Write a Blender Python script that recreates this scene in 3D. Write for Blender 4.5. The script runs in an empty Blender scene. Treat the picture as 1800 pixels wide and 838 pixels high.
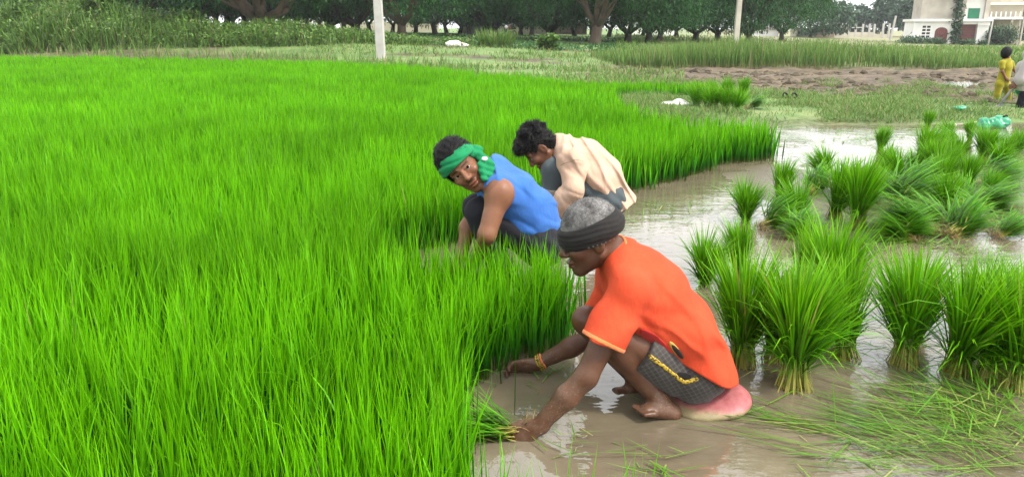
import bpy, math, random
import numpy as np
from math import radians, sin, cos, pi, tan, sqrt
rng = np.random.default_rng(7)
random.seed(7)
C = bpy.context.scene.collection
SC = bpy.context.scene

# ------------------------------------------------------------------ camera
FPX, CXP, CYP, CAMH, PITCH = 1350.0, 900.0, 419.0, 1.4, math.atan((419 - 48) / 1350.0)
cam = bpy.data.cameras.new('camera'); camo = bpy.data.objects.new('camera', cam); C.objects.link(camo)
camo.location = (0, 0, CAMH); camo.rotation_euler = (pi / 2 - PITCH, 0, 0)
cam.sensor_width = 36; cam.lens = 36 * FPX / 1800; cam.clip_start = 0.05; cam.clip_end = 3000
SC.camera = camo
# ------------------------------------------------------------------ sky, sun, exposure
SUN_EL, SUN_AZ = radians(52), radians(118)      # azimuth measured from +Y towards +X
w = bpy.data.worlds.new('World'); SC.world = w; w.use_nodes = True
wn = w.node_tree; wn.nodes.clear()
sky = wn.nodes.new('ShaderNodeTexSky'); sky.sky_type = 'NISHITA'; sky.sun_disc = False
sky.sun_elevation = SUN_EL; sky.sun_rotation = SUN_AZ; sky.dust_density = 4.0; sky.air_density = 1.2
hs = wn.nodes.new('ShaderNodeHueSaturation'); hs.inputs['Saturation'].default_value = 0.35
mx = wn.nodes.new('ShaderNodeMix'); mx.data_type = 'RGBA'; mx.inputs[0].default_value = 0.62
mx.inputs[7].default_value = (7.2, 7.3, 7.4, 1)
bg = wn.nodes.new('ShaderNodeBackground'); bg.inputs['Strength'].default_value = 0.12
wo = wn.nodes.new('ShaderNodeOutputWorld')
wn.links.new(sky.outputs[0], hs.inputs['Color']); wn.links.new(hs.outputs[0], mx.inputs[6])
wn.links.new(mx.outputs[2], bg.inputs['Color']); wn.links.new(bg.outputs[0], wo.inputs['Surface'])
sl = bpy.data.lights.new('sun', 'SUN'); sl.energy = 1.5; sl.angle = radians(10); sl.color = (1, 0.95, 0.86)
so = bpy.data.objects.new('sun', sl); C.objects.link(so)
sd = np.array([sin(SUN_AZ) * cos(SUN_EL), cos(SUN_AZ) * cos(SUN_EL), sin(SUN_EL)])
from mathutils import Vector, Matrix, Quaternion
so.rotation_euler = Vector(sd).to_track_quat('Z', 'Y').to_euler(); so.location = (20, -10, 30)
SC.view_settings.view_transform = 'Standard'; SC.view_settings.look = 'None'
SC.view_settings.gamma = 1; SC.view_settings.exposure = 1.75
try: SC.view_settings.use_curve_mapping = False
except Exception: pass
SC.render.engine = 'CYCLES'
SC.cycles.max_bounces = 6; SC.cycles.diffuse_bounces = 3; SC.cycles.glossy_bounces = 3
SC.cycles.transmission_bounces = 4; SC.cycles.transparent_max_bounces = 8
SC.cycles.use_denoising = True

# ------------------------------------------------------------------ helpers
CP, SP = cos(PITCH), sin(PITCH)
def ray(px, py):
    v = (CYP - py) / FPX
    return np.array([(px - CXP) / FPX, CP + v * SP, -SP + v * CP])
def G(px, py, z=0.0):                 # where the photo's point meets height z
    d = ray(px, py); t = (z - CAMH) / d[2]
    return np.array([d[0] * t, d[1] * t, z])
def Q(px, py, Y):                     # where it meets the upright plane at distance Y
    d = ray(px, py); t = Y / d[1]
    return np.array([d[0] * t, Y, CAMH + d[2] * t])

def hash2(ix, iy, seed=0):
    h = np.sin(ix * 127.1 + iy * 311.7 + seed * 74.7) * 43758.5453
    return h - np.floor(h)
def vnoise(x, y, seed=0):
    ix, iy = np.floor(x), np.floor(y); fx, fy = x - ix, y - iy
    fx = fx * fx * (3 - 2 * fx); fy = fy * fy * (3 - 2 * fy)
    a, b = hash2(ix, iy, seed), hash2(ix + 1, iy, seed)
    c, d = hash2(ix, iy + 1, seed), hash2(ix + 1, iy + 1, seed)
    return (a * (1 - fx) + b * fx) * (1 - fy) + (c * (1 - fx) + d * fx) * fy
def fbm(x, y, seed=0, o=4):
    s, a, t = 0, 0.5, 0
    for i in range(o):
        s = s + a * vnoise(x * 2 ** i, y * 2 ** i, seed + i); t += a; a *= 0.5
    return s / t
def sstep(a, b, x):
    t = np.clip((x - a) / (b - a), 0, 1); return t * t * (3 - 2 * t)

def link(o, parent=None):
    C.objects.link(o)
    if parent is not None: o.parent = parent
    return o
def mesh_obj(name, V, F, mat, parent=None, smooth=True, tone=None, local=False):
    """F: list of arrays of equal-length faces (quads / tris) or list of tuples"""
    V = np.asarray(V, dtype=np.float64)
    if parent is not None and not local:
        p = parent
        while p is not None:
            V = V - np.array(p.location); p = p.parent
    me = bpy.data.meshes.new(name)
    if isinstance(F, list) and len(F) and isinstance(F[0], (tuple, list)):
        me.from_pydata(V.tolist(), [], F)
    else:
        Fs = F if isinstance(F, list) else [F]
        Fs = [np.asarray(f, dtype=np.int32) for f in Fs if len(f)]
        nl = sum(f.size for f in Fs); nf = sum(len(f) for f in Fs)
        me.vertices.add(len(V)); me.vertices.foreach_set('co', V.astype(np.float32).ravel())
        me.loops.add(nl); me.loops.foreach_set('vertex_index', np.concatenate([f.ravel() for f in Fs]))
        me.polygons.add(nf)
        sizes = np.concatenate([np.full(len(f), f.shape[1]) for f in Fs])
        st = np.concatenate([[0], np.cumsum(sizes)[:-1]])
        me.polygons.foreach_set('loop_start', st.astype(np.int32))
        try: me.polygons.foreach_set('loop_total', sizes.astype(np.int32))
        except Exception: pass
    if tone is not None:
        a = me.attributes.new('tone', 'FLOAT_COLOR', 'POINT')
        t4 = np.ones((len(V), 4), dtype=np.float32); t4[:, :tone.shape[1]] = tone
        a.data.foreach_set('color', t4.ravel())
    me.update(calc_edges=True); me.validate()
    if smooth: me.polygons.foreach_set('use_smooth', np.ones(len(me.polygons), dtype=bool))
    if mat is not None:
        for m in (mat if isinstance(mat, (list, tuple)) else [mat]): me.materials.append(m)
    return link(bpy.data.objects.new(name, me), parent)
def tag(o, label, cat, group=None, kind=None):
    if label: o['label'] = label
    if cat: o['category'] = cat
    if group: o['group'] = group
    if kind: o['kind'] = kind
    return o
def thing(name, label, cat, loc=(0, 0, 0), rz=0.0, group=None):
    o = bpy.data.objects.new(name, None); o.empty_display_size = 0.1; C.objects.link(o)
    o.location = tuple(float(x) for x in loc); o.rotation_euler = (0, 0, rz)
    return tag(o, label, cat, group)
def copy_tree(o, parent=None):
    c = o.copy(); C.objects.link(c)
    if parent is not None: c.parent = parent
    for ch in o.children: copy_tree(ch, c)
    return c

class MB:                             # collects solids in one mesh
    def __init__(s): s.V, s.F = [], []
    def add(s, V, F):
        n = len(s.V); s.V += [tuple(float(q) for q in v) for v in V]; s.F += [tuple(i + n for i in f) for f in F]; return s
    def box(s, x0, x1, y0, y1, z0, z1, taper=0.0):
        a = taper
        return s.add([(x0, y0, z0), (x1, y0, z0), (x1, y1, z0), (x0, y1, z0), (x0 + a, y0 + a, z1), (x1 - a, y0 + a, z1), (x1 - a, y1 - a, z1), (x0 + a, y1 - a, z1)],
                     [(3, 2, 1, 0), (4, 5, 6, 7), (0, 1, 5, 4), (1, 2, 6, 5), (2, 3, 7, 6), (3, 0, 4, 7)])
    def tube(s, P, R, n=8, cap=True):
        P = [np.asarray(p, float) for p in P]; m = len(P); V = []
        if not hasattr(R, '__len__'): R = [R] * m
        ref = None
        for i in range(m):
            d = P[min(i + 1, m - 1)] - P[max(i - 1, 0)]; d = d / (np.linalg.norm(d) + 1e-9)
            if ref is None:
                ref = np.array([1.0, 0, 0]) if abs(d[0]) < 0.8 else np.array([0, 1.0, 0])
            u = ref - d * np.dot(ref, d); u /= np.linalg.norm(u) + 1e-9; ref = u; v = np.cross(d, u)
            for k in range(n):
                a = 2 * pi * k / n; V.append(P[i] + R[i] * (cos(a) * u + sin(a) * v))
        F = []
        for i in range(m - 1):
            for k in range(n):
                a, b = i * n + k, i * n + (k + 1) % n
                F.append((a, b, b + n, a + n))
        if cap: F.append(tuple(range(n - 1, -1, -1))); F.append(tuple(range((m - 1) * n, m * n)))
        return s.add(V, F)
    def prism(s, prof, y0, y1):       # outline in x,z extruded along y
        n = len(prof)
        V = [(x, y0, z) for x, z in prof] + [(x, y1, z) for x, z in prof]
        F = [tuple(range(n)), tuple(range(2 * n - 1, n - 1, -1))]
        F += [(i + n, (i + 1) % n + n, (i + 1) % n, i) for i in range(n)]
        return s.add(V, F)
    def torus(s, c, R, r, ax='y', n=20, m=8):
        V, F = [], []
        for i in range(n):
            a = 2 * pi * i / n
            for j in range(m):
                b = 2 * pi * j / m; q = R + r * cos(b); l = (q * cos(a), r * sin(b), q * sin(a))
                if ax == 'z': l = (l[0], l[2], l[1])
                if ax == 'x': l = (l[1], l[0], l[2])
                V.append((c[0] + l[0], c[1] + l[1], c[2] + l[2]))
                F.append((i * m + j, i * m + (j + 1) % m, ((i + 1) % n) * m + (j + 1) % m, ((i + 1) % n) * m + j))
        return s.add(V, F)
    def build(s, name, mat, parent=None, smooth=False, local=True):
        return mesh_obj(name, s.V, s.F, mat, parent, smooth, local=local)

# ------------------------------------------------------------------ materials
def new_mat(name):
    m = bpy.data.materials.new(name); m.use_nodes = True; nt = m.node_tree
    b = nt.nodes['Principled BSDF']; return m, nt, b
def node(nt, t, **k):
    n = nt.nodes.new(t)
    for a, v in k.items(): setattr(n, a, v)
    return n
def ramp(nt, fac, stops, interp='LINEAR'):
    r = nt.nodes.new('ShaderNodeValToRGB'); e = r.color_ramp.elements; r.color_ramp.interpolation = interp
    while len(e) < len(stops): e.new(0.5)
    for i, (p, c) in enumerate(stops): e[i].position = p; e[i].color = (*c, 1)
    nt.links.new(fac, r.inputs[0]); return r.outputs[0]
def noise_tex(nt, scale, detail=4, rough=0.6, coord='Object', vec=None, stretch=None):
    t = nt.nodes.new('ShaderNodeTexNoise'); t.inputs['Scale'].default_value = scale
    t.inputs['Detail'].default_value = detail; t.inputs['Roughness'].default_value = rough
    if vec is None:
        c = nt.nodes.new('ShaderNodeTexCoord'); vec = c.outputs[coord]
    if stretch:
        mp = nt.nodes.new('ShaderNodeMapping'); mp.inputs['Scale'].default_value = stretch
        nt.links.new(vec, mp.inputs[0]); vec = mp.outputs[0]
    nt.links.new(vec, t.inputs['Vector']); return t.outputs['Fac']
def bump(nt, b, h, strength=0.3, dist=0.01):
    n = nt.nodes.new('ShaderNodeBump'); n.inputs['Strength'].default_value = strength; n.inputs['Distance'].default_value = dist
    nt.links.new(h, n.inputs['Height']); nt.links.new(n.outputs[0], b.inputs['Normal'])
def mixc(nt, fac, a, b, mode='MIX'):
    m = nt.nodes.new('ShaderNodeMix'); m.data_type = 'RGBA'; m.blend_type = mode
    for s, v in ((0, fac), (6, a), (7, b)):
        if isinstance(v, (int, float)): m.inputs[s].default_value = v
        elif isinstance(v, tuple): m.inputs[s].default_value = (*v, 1)
        else: nt.links.new(v, m.inputs[s])
    return m.outputs[2]
def rough_mat(name, c1, c2, scale=8, rough=0.8, bstr=0.2, bdist=0.01, detail=5, spec=0.3, bscale=None, stretch=None):
    m, nt, b = new_mat(name)
    n = noise_tex(nt, scale, detail, stretch=stretch)
    nt.links.new(ramp(nt, n, [(0.3, c1), (0.7, c2)]), b.inputs['Base Color'])
    b.inputs['Roughness'].default_value = rough; b.inputs['Specular IOR Level'].default_value = spec
    if bstr: bump(nt, b, noise_tex(nt, bscale or scale * 3, detail, stretch=stretch), bstr, bdist)
    return m
def leaf_mat(name, stops, var=(0.75, 1.25), trans=0.35, rough=0.45, spec=0.3, yellow=None):
    """stops: colour from blade base to tip (tone.r); tone.g: a random number per blade"""
    m, nt, b = new_mat(name)
    at = node(nt, 'ShaderNodeAttribute', attribute_name='tone'); sp = nt.nodes.new('ShaderNodeSeparateColor')
    nt.links.new(at.outputs['Color'], sp.inputs[0])
    col = ramp(nt, sp.outputs[0], stops)
    v = ramp(nt, sp.outputs[1], [(0, (var[0],) * 3), (1, (var[1],) * 3)])
    col = mixc(nt, 1.0, col, v, 'MULTIPLY')
    if yellow:
        f = ramp(nt, sp.outputs[1], [(yellow[1], (0, 0, 0)), (min(1, yellow[1] + 0.02), (1, 1, 1))])
        col = mixc(nt, f, col, yellow[0])
    nt.links.new(col, b.inputs['Base Color']); b.inputs['Roughness'].default_value = rough
    b.inputs['Specular IOR Level'].default_value = spec
    t = nt.nodes.new('ShaderNodeBsdfTranslucent'); nt.links.new(col, t.inputs['Color'])
    ms = nt.nodes.new('ShaderNodeMixShader'); ms.inputs[0].default_value = trans
    nt.links.new(b.outputs[0], ms.inputs[1]); nt.links.new(t.outputs[0], ms.inputs[2])
    nt.links.new(ms.outputs[0], nt.nodes['Material Output'].inputs['Surface'])
    return m

M = {}
M['rice'] = leaf_mat('rice_leaf', [(0.0, (0.16, 0.22, 0.03)), (0.18, (0.025, 0.19, 0.008)), (0.5, (0.080, 0.41, 0.002)), (1, (0.26, 0.77, 0.002))], (0.36, 1.25), 0.32, 0.5, 0.15, yellow=((0.42, 0.50, 0.10), 0.978))  # low part of each blade darkened to paint the shade between blades
M['bundle_leaf'] = leaf_mat('bundle_leaf', [(0.0, (0.11, 0.31, 0.010)), (0.5, (0.13, 0.49, 0.003)), (1, (0.31, 0.76, 0.008))], (0.45, 1.2), 0.35, 0.45, 0.22, yellow=((0.40, 0.44, 0.09), 0.97))
M['stem'] = leaf_mat('seedling_stem', [(0.0, (0.58, 0.46, 0.12)), (0.5, (0.42, 0.48, 0.07)), (1, (0.16, 0.36, 0.03))], (0.7, 1.15), 0.2, 0.5)
M['root'] = leaf_mat('root_tan', [(0, (0.42, 0.29, 0.13)), (1, (0.30, 0.22, 0.09))], (0.6, 1.2), 0.1, 0.8)
M['straw'] = leaf_mat('loose_blade', [(0, (0.30, 0.40, 0.07)), (0.4, (0.14, 0.37, 0.025)), (1, (0.17, 0.43, 0.03))], (0.5, 1.25), 0.25, 0.45, 0.3, yellow=((0.46, 0.46, 0.16), 0.94))
M['grass'] = leaf_mat('bund_grass', [(0, (0.28, 0.31, 0.11)), (0.4, (0.16, 0.31, 0.06)), (1, (0.27, 0.47, 0.09))], (0.7, 1.2), 0.3, 0.6, yellow=((0.42, 0.38, 0.18), 0.85))
M['reed'] = leaf_mat('tall_grass', [(0, (0.30, 0.26, 0.10)), (0.3, (0.13, 0.26, 0.05)), (1, (0.24, 0.42, 0.08))], (0.6, 1.25), 0.3, 0.6, yellow=((0.40, 0.36, 0.17), 0.93))
M['weed'] = leaf_mat('weed_leaf', [(0, (0.10, 0.19, 0.035)), (1, (0.22, 0.43, 0.07))], (0.35, 1.4), 0.3, 0.5, yellow=((0.36, 0.30, 0.14), 0.95))
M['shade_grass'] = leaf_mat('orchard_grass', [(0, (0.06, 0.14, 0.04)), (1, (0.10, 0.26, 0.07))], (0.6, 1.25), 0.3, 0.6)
M['mango'] = leaf_mat('mango_leaf', [(0, (0.030, 0.115, 0.034)), (1, (0.085, 0.26, 0.06))], (0.35, 1.45), 0.28, 0.5, 0.12, yellow=((0.12, 0.26, 0.06), 0.94))
M['fartree'] = leaf_mat('far_leaf', [(0, (0.05, 0.12, 0.06)), (1, (0.09, 0.19, 0.09))], (0.6, 1.3), 0.25, 0.6)
M['creeper'] = leaf_mat('creeper_leaf', [(0, (0.06, 0.14, 0.06)), (1, (0.11, 0.22, 0.09))], (0.6, 1.3), 0.25, 0.6)
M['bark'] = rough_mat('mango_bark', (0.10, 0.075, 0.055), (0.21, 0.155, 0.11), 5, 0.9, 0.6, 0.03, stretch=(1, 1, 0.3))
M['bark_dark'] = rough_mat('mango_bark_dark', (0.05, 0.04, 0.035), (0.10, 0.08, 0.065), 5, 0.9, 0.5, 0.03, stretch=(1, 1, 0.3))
M['concrete'] = rough_mat('pole_concrete', (0.52, 0.50, 0.46), (0.68, 0.66, 0.62), 3, 0.85, 0.15, 0.01)
M['white_wall'] = rough_mat('limewash', (0.66, 0.64, 0.60), (0.80, 0.78, 0.74), 0.7, 0.85, 0.1)
M['cream_wall'] = rough_mat('cream_wash', (0.60, 0.54, 0.40), (0.72, 0.66, 0.52), 0.7, 0.85, 0.1)
M['tan_wall'] = rough_mat('bare_plaster', (0.50, 0.45, 0.38), (0.80, 0.73, 0.62), 0.6, 0.9, 0.3)
M['brick'] = rough_mat('old_brick', (0.36, 0.24, 0.18), (0.50, 0.38, 0.31), 1.2, 0.9, 0.2)
M['gate_red'] = rough_mat('maroon_paint', (0.20, 0.05, 0.045), (0.27, 0.075, 0.06), 2, 0.5, 0.05)
M['shutter_red'] = rough_mat('dull_red_shutter', (0.26, 0.10, 0.09), (0.33, 0.14, 0.12), 2, 0.6, 0.05)
M['green_paint'] = rough_mat('green_shutter', (0.02, 0.24, 0.12), (0.03, 0.32, 0.16), 2, 0.5, 0)
M['dark'] = rough_mat('dark_opening', (0.03, 0.03, 0.03), (0.05, 0.045, 0.04), 2, 0.8, 0)
M['metal'] = rough_mat('grey_metal', (0.30, 0.30, 0.30), (0.42, 0.42, 0.42), 20, 0.5, 0)

# ------------------------------------------------------------------ blades
def blade_arrays(B, az, lean, L, W, bend, nseg=3, twist=0.6, rnd=None, prof=None):
    N = len(B); az = np.broadcast_to(az, N); lean = np.broadcast_to(lean, N); bend = np.broadcast_to(bend, N)
    L = np.broadcast_to(L, N); W = np.broadcast_to(W, N)
    waz = az + rng.normal(0, twist, N) if twist else az
    wd = np.stack([-np.sin(waz), np.cos(waz), np.zeros(N)], 1)
    if prof is None: prof = {2: (0.8, 1.0), 3: (0.55, 1.0, 0.72), 4: (0.7, 1.0, 0.9, 0.55)}[nseg]
    nv = 2 * nseg + 1; V = np.empty((N, nv, 3)); T = np.empty((N, nv))
    p = B.copy()
    for j in range(nseg + 1):
        if j < nseg:
            hw = (W * prof[j] * 0.5)[:, None]
            V[:, 2 * j] = p - wd * hw; V[:, 2 * j + 1] = p + wd * hw; T[:, 2 * j] = T[:, 2 * j + 1] = j / nseg
            th = lean + bend * ((j + 0.5) / nseg) ** 1.3
            p = p + np.stack([np.sin(th) * np.cos(az), np.sin(th) * np.sin(az), np.cos(th)], 1) * (L / nseg)[:, None]
        else:
            V[:, -1] = p; T[:, -1] = 1
    o = (np.arange(N) * nv)[:, None]
    q = np.concatenate([o + np.array([2 * j, 2 * j + 1, 2 * j + 3, 2 * j + 2]) for j in range(nseg - 1)]) if nseg > 1 else np.zeros((0, 4), int)
    t = o + np.array([2 * nseg - 2, 2 * nseg - 1, 2 * nseg])
    r = rng.random(N) if rnd is None else rnd
    tone = np.stack([T, np.repeat(r[:, None], nv, 1), np.zeros_like(T)], 2).reshape(-1, 3)
    return V.reshape(-1, 3), q, t, tone
def join_blades(parts):
    Vs, qs, ts, tn, o = [], [], [], [], 0
    for V, q, t, tone in parts:
        Vs.append(V); qs.append(q + o); ts.append(t + o); tn.append(tone); o += len(V)
    return np.concatenate(Vs), [np.concatenate(qs), np.concatenate(ts)], np.concatenate(tn)
def blades_obj(name, parts, mat, parent=None, local=True):
    V, F, tone = join_blades(parts)
    return mesh_obj(name, V, F, mat, parent, True, tone, local)
def in_poly(x, y, poly):
    ins = np.zeros(len(x), bool); n = len(poly)
    for i in range(n):
        x0, y0 = poly[i]; x1, y1 = poly[(i + 1) % n]
        c = ((y0 > y) != (y1 > y)) & (x < (x1 - x0) * (y - y0) / (y1 - y0 + 1e-12) + x0)
        ins ^= c
    return ins
def poly_dist(x, y, poly):
    d = np.full(len(x), 1e9); n = len(poly)
    for i in range(n):
        a = np.array(poly[i]); b = np.array(poly[(i + 1) % n]); e = b - a
        t = np.clip(((x - a[0]) * e[0] + (y - a[1]) * e[1]) / (e @ e), 0, 1)
        d = np.minimum(d, np.hypot(x - a[0] - t * e[0], y - a[1] - t * e[1]))
    return d

# ------------------------------------------------------------------ terrain
RICE = [(-9, 0.25), (-0.16, 0.25), (-0.13, 1.9), (-0.16, 2.3), (-0.20, 2.5), (-0.17, 2.78), (-0.05, 2.98), (0.10, 3.10), (0.25, 3.22), (0.28, 3.36),
        (0.20, 3.54), (-0.12, 3.62), (-0.42, 3.68), (-0.78, 3.95), (-0.80, 4.5), (-0.42, 4.9), (-0.1, 5.25), (0.35, 5.65), (0.7, 6.15), (1.06, 6.7),
        (1.5, 7.1), (2.03, 7.72), (2.12, 8.05), (2.55, 8.16), (2.80, 8.36), (2.92, 8.6), (2.72, 8.95), (2.15, 9.1), (1.72, 9.9), (1.6, 11.6), (1.7, 13.2), (2.0, 15.3), (3.9, 15.3),
        (3.95, 16.2), (2.5, 17.2), (1.3, 17.6), (-0.55, 19), (-3.45, 24), (-8, 27), (-20, 30.3), (-30, 31.5), (-42, 31.5)]
def mud_front(s): return np.interp(s, [0.05, 0.15, 0.3, 0.42, 0.6, 0.8], [25, 20.5, 16.5, 14.6, 13.2, 12.6])
def ground_z(x, y):
    x = np.asarray(x, float); y = np.asarray(y, float); s = x / np.maximum(y, 1.0)
    bed = -0.035 + 0.03 * (fbm(x * 1.3, y * 1.3, 3) - 0.5) * 2
    heap = np.exp(-(((x - 3.0 - 0.25 * (y - 6)) / 1.5) ** 2 + ((y - 6.6) / 1.9) ** 2))
    bed = bed + 0.05 * heap * (0.6 + 0.8 * fbm(x * 2, y * 2, 9))
    heap2 = np.exp(-(((x - 2.55) / 0.8) ** 2 + ((y - 2.35) / 0.35) ** 2)); bed = bed + 0.03 * heap2
    bund = sstep(11.2, 12.2, y + 0.8 * (fbm(x * 0.6, y * 0.6, 5) - 0.5) - 0.12 * np.maximum(x - 5, 0)) * (0.10 + 0.05 * fbm(x * 1.5, y * 1.5, 6))
    mudz = 0.035 + 0.13 * (fbm(x * 1.6, y * 2.2, 8) - 0.46) + 0.16 * (fbm(x * 3.0, y * 3.5, 18) - 0.5) + 0.035 - 0.17 * np.exp(-((s - 0.575) / 0.035) ** 2 - ((y - 19.8) / 1.6) ** 2) - 0.085 * np.exp(-((y - 24.0) / 1.5) ** 2) * sstep(0.25, 0.4, s)
    m = sstep(0, 1.2, y - mud_front(s) + 1.2 * (fbm(x * 0.5, y * 0.5, 4) - 0.5)) * sstep(0.06, 0.16, s)
    z = np.where(y < 11, bed, bed * (1 - sstep(11.0, 11.8, y))) + bund
    z = z * (1 - m) + mudz * m
    z = np.where(x < 0.3, np.where(y > 4, np.maximum(z, 0.01), z), z)
    far = np.interp(s, [-1.2, -0.8, -0.33, -0.15, 0, 0.12, 0.3, 0.55, 0.9], [1.1, 1.2, 1.3, 0.8, 0.6, 0.45, 0.05, -0.75, -0.9])
    a = np.interp(s, [-0.8, 0.0, 0.15, 0.3, 0.5], [30.5, 24, 26, 30, 36]); b = np.interp(s, [-0.8, -0.2, 0.15, 0.3, 0.55], [35, 36, 40, 60, 95])
    r = sstep(0, 1, (y - a) / (b - a))
    z = z * (1 - r) + (far + 0.1 * (fbm(x * 0.3, y * 0.3, 11) - 0.5)) * r
    z = z + sstep(24, 27, y) * (1 - r) * 0.06
    return z
RP = RICE
def axis_lines(lo, hi, d0, d1, step, grow, out):
    c = list(np.arange(d0, d1 + 1e-6, step)); st = step; p = d1
    while p < hi: st *= grow; p += st; c.append(p)
    st = step; p = d0; pre = []
    while p > lo: st *= grow; p -= st; pre.append(p)
    return np.array(pre[::-1] + c)
gx = axis_lines(-330, 330, -4, 16, 0.11, 1.09, 0)
gy = np.concatenate([np.arange(-6, 0.2, 0.8), axis_lines(0.2, 480, 0.2, 30, 0.11, 1.06, 0)[0:]])
gy = np.unique(np.round(gy, 4))
GX, GY = np.meshgrid(gx, gy, indexing='ij')
fx, fy = GX.ravel(), GY.ravel()
fz = ground_z(fx, fy)
inr = in_poly(fx, fy, RP); dr = poly_dist(fx, fy, RP)
fz = np.where(inr & (fy < 31), np.maximum(0.012, np.minimum(fz, 0.03)) * np.clip(dr / 0.08, 0, 1) + np.minimum(fz, 0.0) * (1 - np.clip(dr / 0.08, 0, 1)), fz)
sg = fx / np.maximum(fy, 1)
mudw = sstep(-0.1, 1.4, fy - mud_front(sg) + 1.8 * (fbm(fx * 0.5, fy * 0.5, 4) - 0.5)) * sstep(0.05, 0.15, sg) * (1 - sstep(25.5, 27.5, fy + 2 * (fbm(fx * 0.4, fy * 0.4, 14) - 0.5)))
soil = sstep(0.55, 0.75, fbm(fx * 0.35, fy * 0.5, 21)) * sstep(19, 22, fy) * (1 - sstep(36, 40, fy))
pool = (1 - sstep(11.0, 12.0, fy)) * 1.0
dry = sstep(45, 70, fy) * sstep(0.15, 0.3, sg)
rim = (~inr) * sstep(19, 23, fy) * sstep(0.05, -0.1, sg) * sstep(2.6, 1.4, dr + 1.6 * (fbm(fx * 0.5, fy * 0.5, 27) - 0.5)) * 0.85
tone = np.stack([np.clip(np.maximum(np.maximum(np.maximum(mudw, soil), pool), rim), 0, 1), pool, dry], 1)
nx_, ny_ = len(gx), len(gy)
I = np.arange(nx_ * ny_).reshape(nx_, ny_)
quads = np.stack([I[:-1, :-1], I[1:, :-1], I[1:, 1:], I[:-1, 1:]], -1).reshape(-1, 4)
m, nt, b = new_mat('ground')
at = node(nt, 'ShaderNodeAttribute', attribute_name='tone'); sp = nt.nodes.new('ShaderNodeSeparateColor'); nt.links.new(at.outputs['Color'], sp.inputs[0])
n1 = noise_tex(nt, 1.2, 8, 0.65); n2 = noise_tex(nt, 0.25, 4); n3 = noise_tex(nt, 4, 9, 0.72)
gr = ramp(nt, n1, [(0.3, (0.10, 0.19, 0.04)), (0.5, (0.16, 0.28, 0.06)), (0.74, (0.31, 0.34, 0.12))])
dg = ramp(nt, n2, [(0.35, (0.24, 0.27, 0.10)), (0.65, (0.34, 0.30, 0.15))])
gr = mixc(nt, sp.outputs[2], gr, dg)
mu = ramp(nt, n3, [(0.3, (0.085, 0.062, 0.036)), (0.5, (0.145, 0.108, 0.063)), (0.7, (0.22, 0.170, 0.103))])
n5 = noise_tex(nt, 1.1, 6, 0.7, stretch=(0.6, 1.6, 1)); mu = mixc(nt, 1.0, mu, ramp(nt, n5, [(0.36, (0.42, 0.40, 0.40)), (0.5, (0.95, 0.93, 0.90)), (0.66, (1.45, 1.38, 1.25))]), 'MULTIPLY')
mu = mixc(nt, sp.outputs[1], mu, ramp(nt, noise_tex(nt, 0.9, 5, 0.6), [(0.3, (0.135, 0.105, 0.060)), (0.7, (0.19, 0.15, 0.09))]))
nt.links.new(mixc(nt, sp.outputs[0], gr, mu), b.inputs['Base Color'])
nt.links.new(ramp(nt, sp.outputs[1], [(0, (0.85,) * 3), (1, (0.38,) * 3)]), b.inputs['Roughness'])
bump(nt, b, n3, 0.8, 0.06)
M['ground'] = m
g = mesh_obj('ground', np.stack([fx, fy, fz], 1), quads, m, None, True, tone); tag(g, 'muddy paddy ground with grassy bunds and raised orchard floor', 'ground', kind='structure')

# water
m, nt, b = new_mat('muddy_water')
tc = nt.nodes.new('ShaderNodeTexCoord')
nt.links.new(ramp(nt, noise_tex(nt, 1.6, 7, 0.65), [(0.28, (0.145, 0.117, 0.075)), (0.5, (0.205, 0.168, 0.112)), (0.72, (0.28, 0.235, 0.165))]), b.inputs['Base Color'])
b.inputs['Roughness'].default_value = 0.035; b.inputs['IOR'].default_value = 1.60; b.inputs['Specular IOR Level'].default_value = 0.6
h1 = noise_tex(nt, 7, 3, 0.5, stretch=(0.55, 1.3, 1)); h2 = noise_tex(nt, 22, 2, 0.5)
ad = node(nt, 'ShaderNodeMath', operation='MULTIPLY_ADD'); nt.links.new(h2, ad.inputs[0]); ad.inputs[1].default_value = 0.25; nt.links.new(h1, ad.inputs[2])
bump(nt, b, ad.outputs[0], 0.24, 0.025)
M['water'] = m
wx = np.linspace(-1.2, 34, 60); wy = np.linspace(-1, 27.5, 60); WX, WY = np.meshgrid(wx, wy, indexing='ij'); I = np.arange(3600).reshape(60, 60)
wq = np.stack([I[:-1, :-1], I[1:, :-1], I[1:, 1:], I[:-1, 1:]], -1).reshape(-1, 4)
wo_ = mesh_obj('water', np.stack([WX.ravel(), WY.ravel(), np.zeros(3600)], 1), wq, m)
tag(wo_, 'shallow brown flood water over the paddy mud', 'water', kind='structure')

# thin moist air
hz_ = MB(); hz_.box(-345, 345, -20, 500, -4.5, 16); hm = bpy.data.materials.new('haze'); hm.use_nodes = True; hm.node_tree.nodes.remove(hm.node_tree.nodes['Principled BSDF'])
pv = hm.node_tree.nodes.new('ShaderNodeVolumePrincipled'); pv.inputs['Color'].default_value = (0.93, 0.96, 1.0, 1); pv.inputs['Density'].default_value = 0.00035
hm.node_tree.links.new(pv.outputs[0], hm.node_tree.nodes['Material Output'].inputs['Volume'])
tag(hz_.build('haze', hm), 'thin pale moist haze over the fields', 'haze', kind='stuff')

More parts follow.
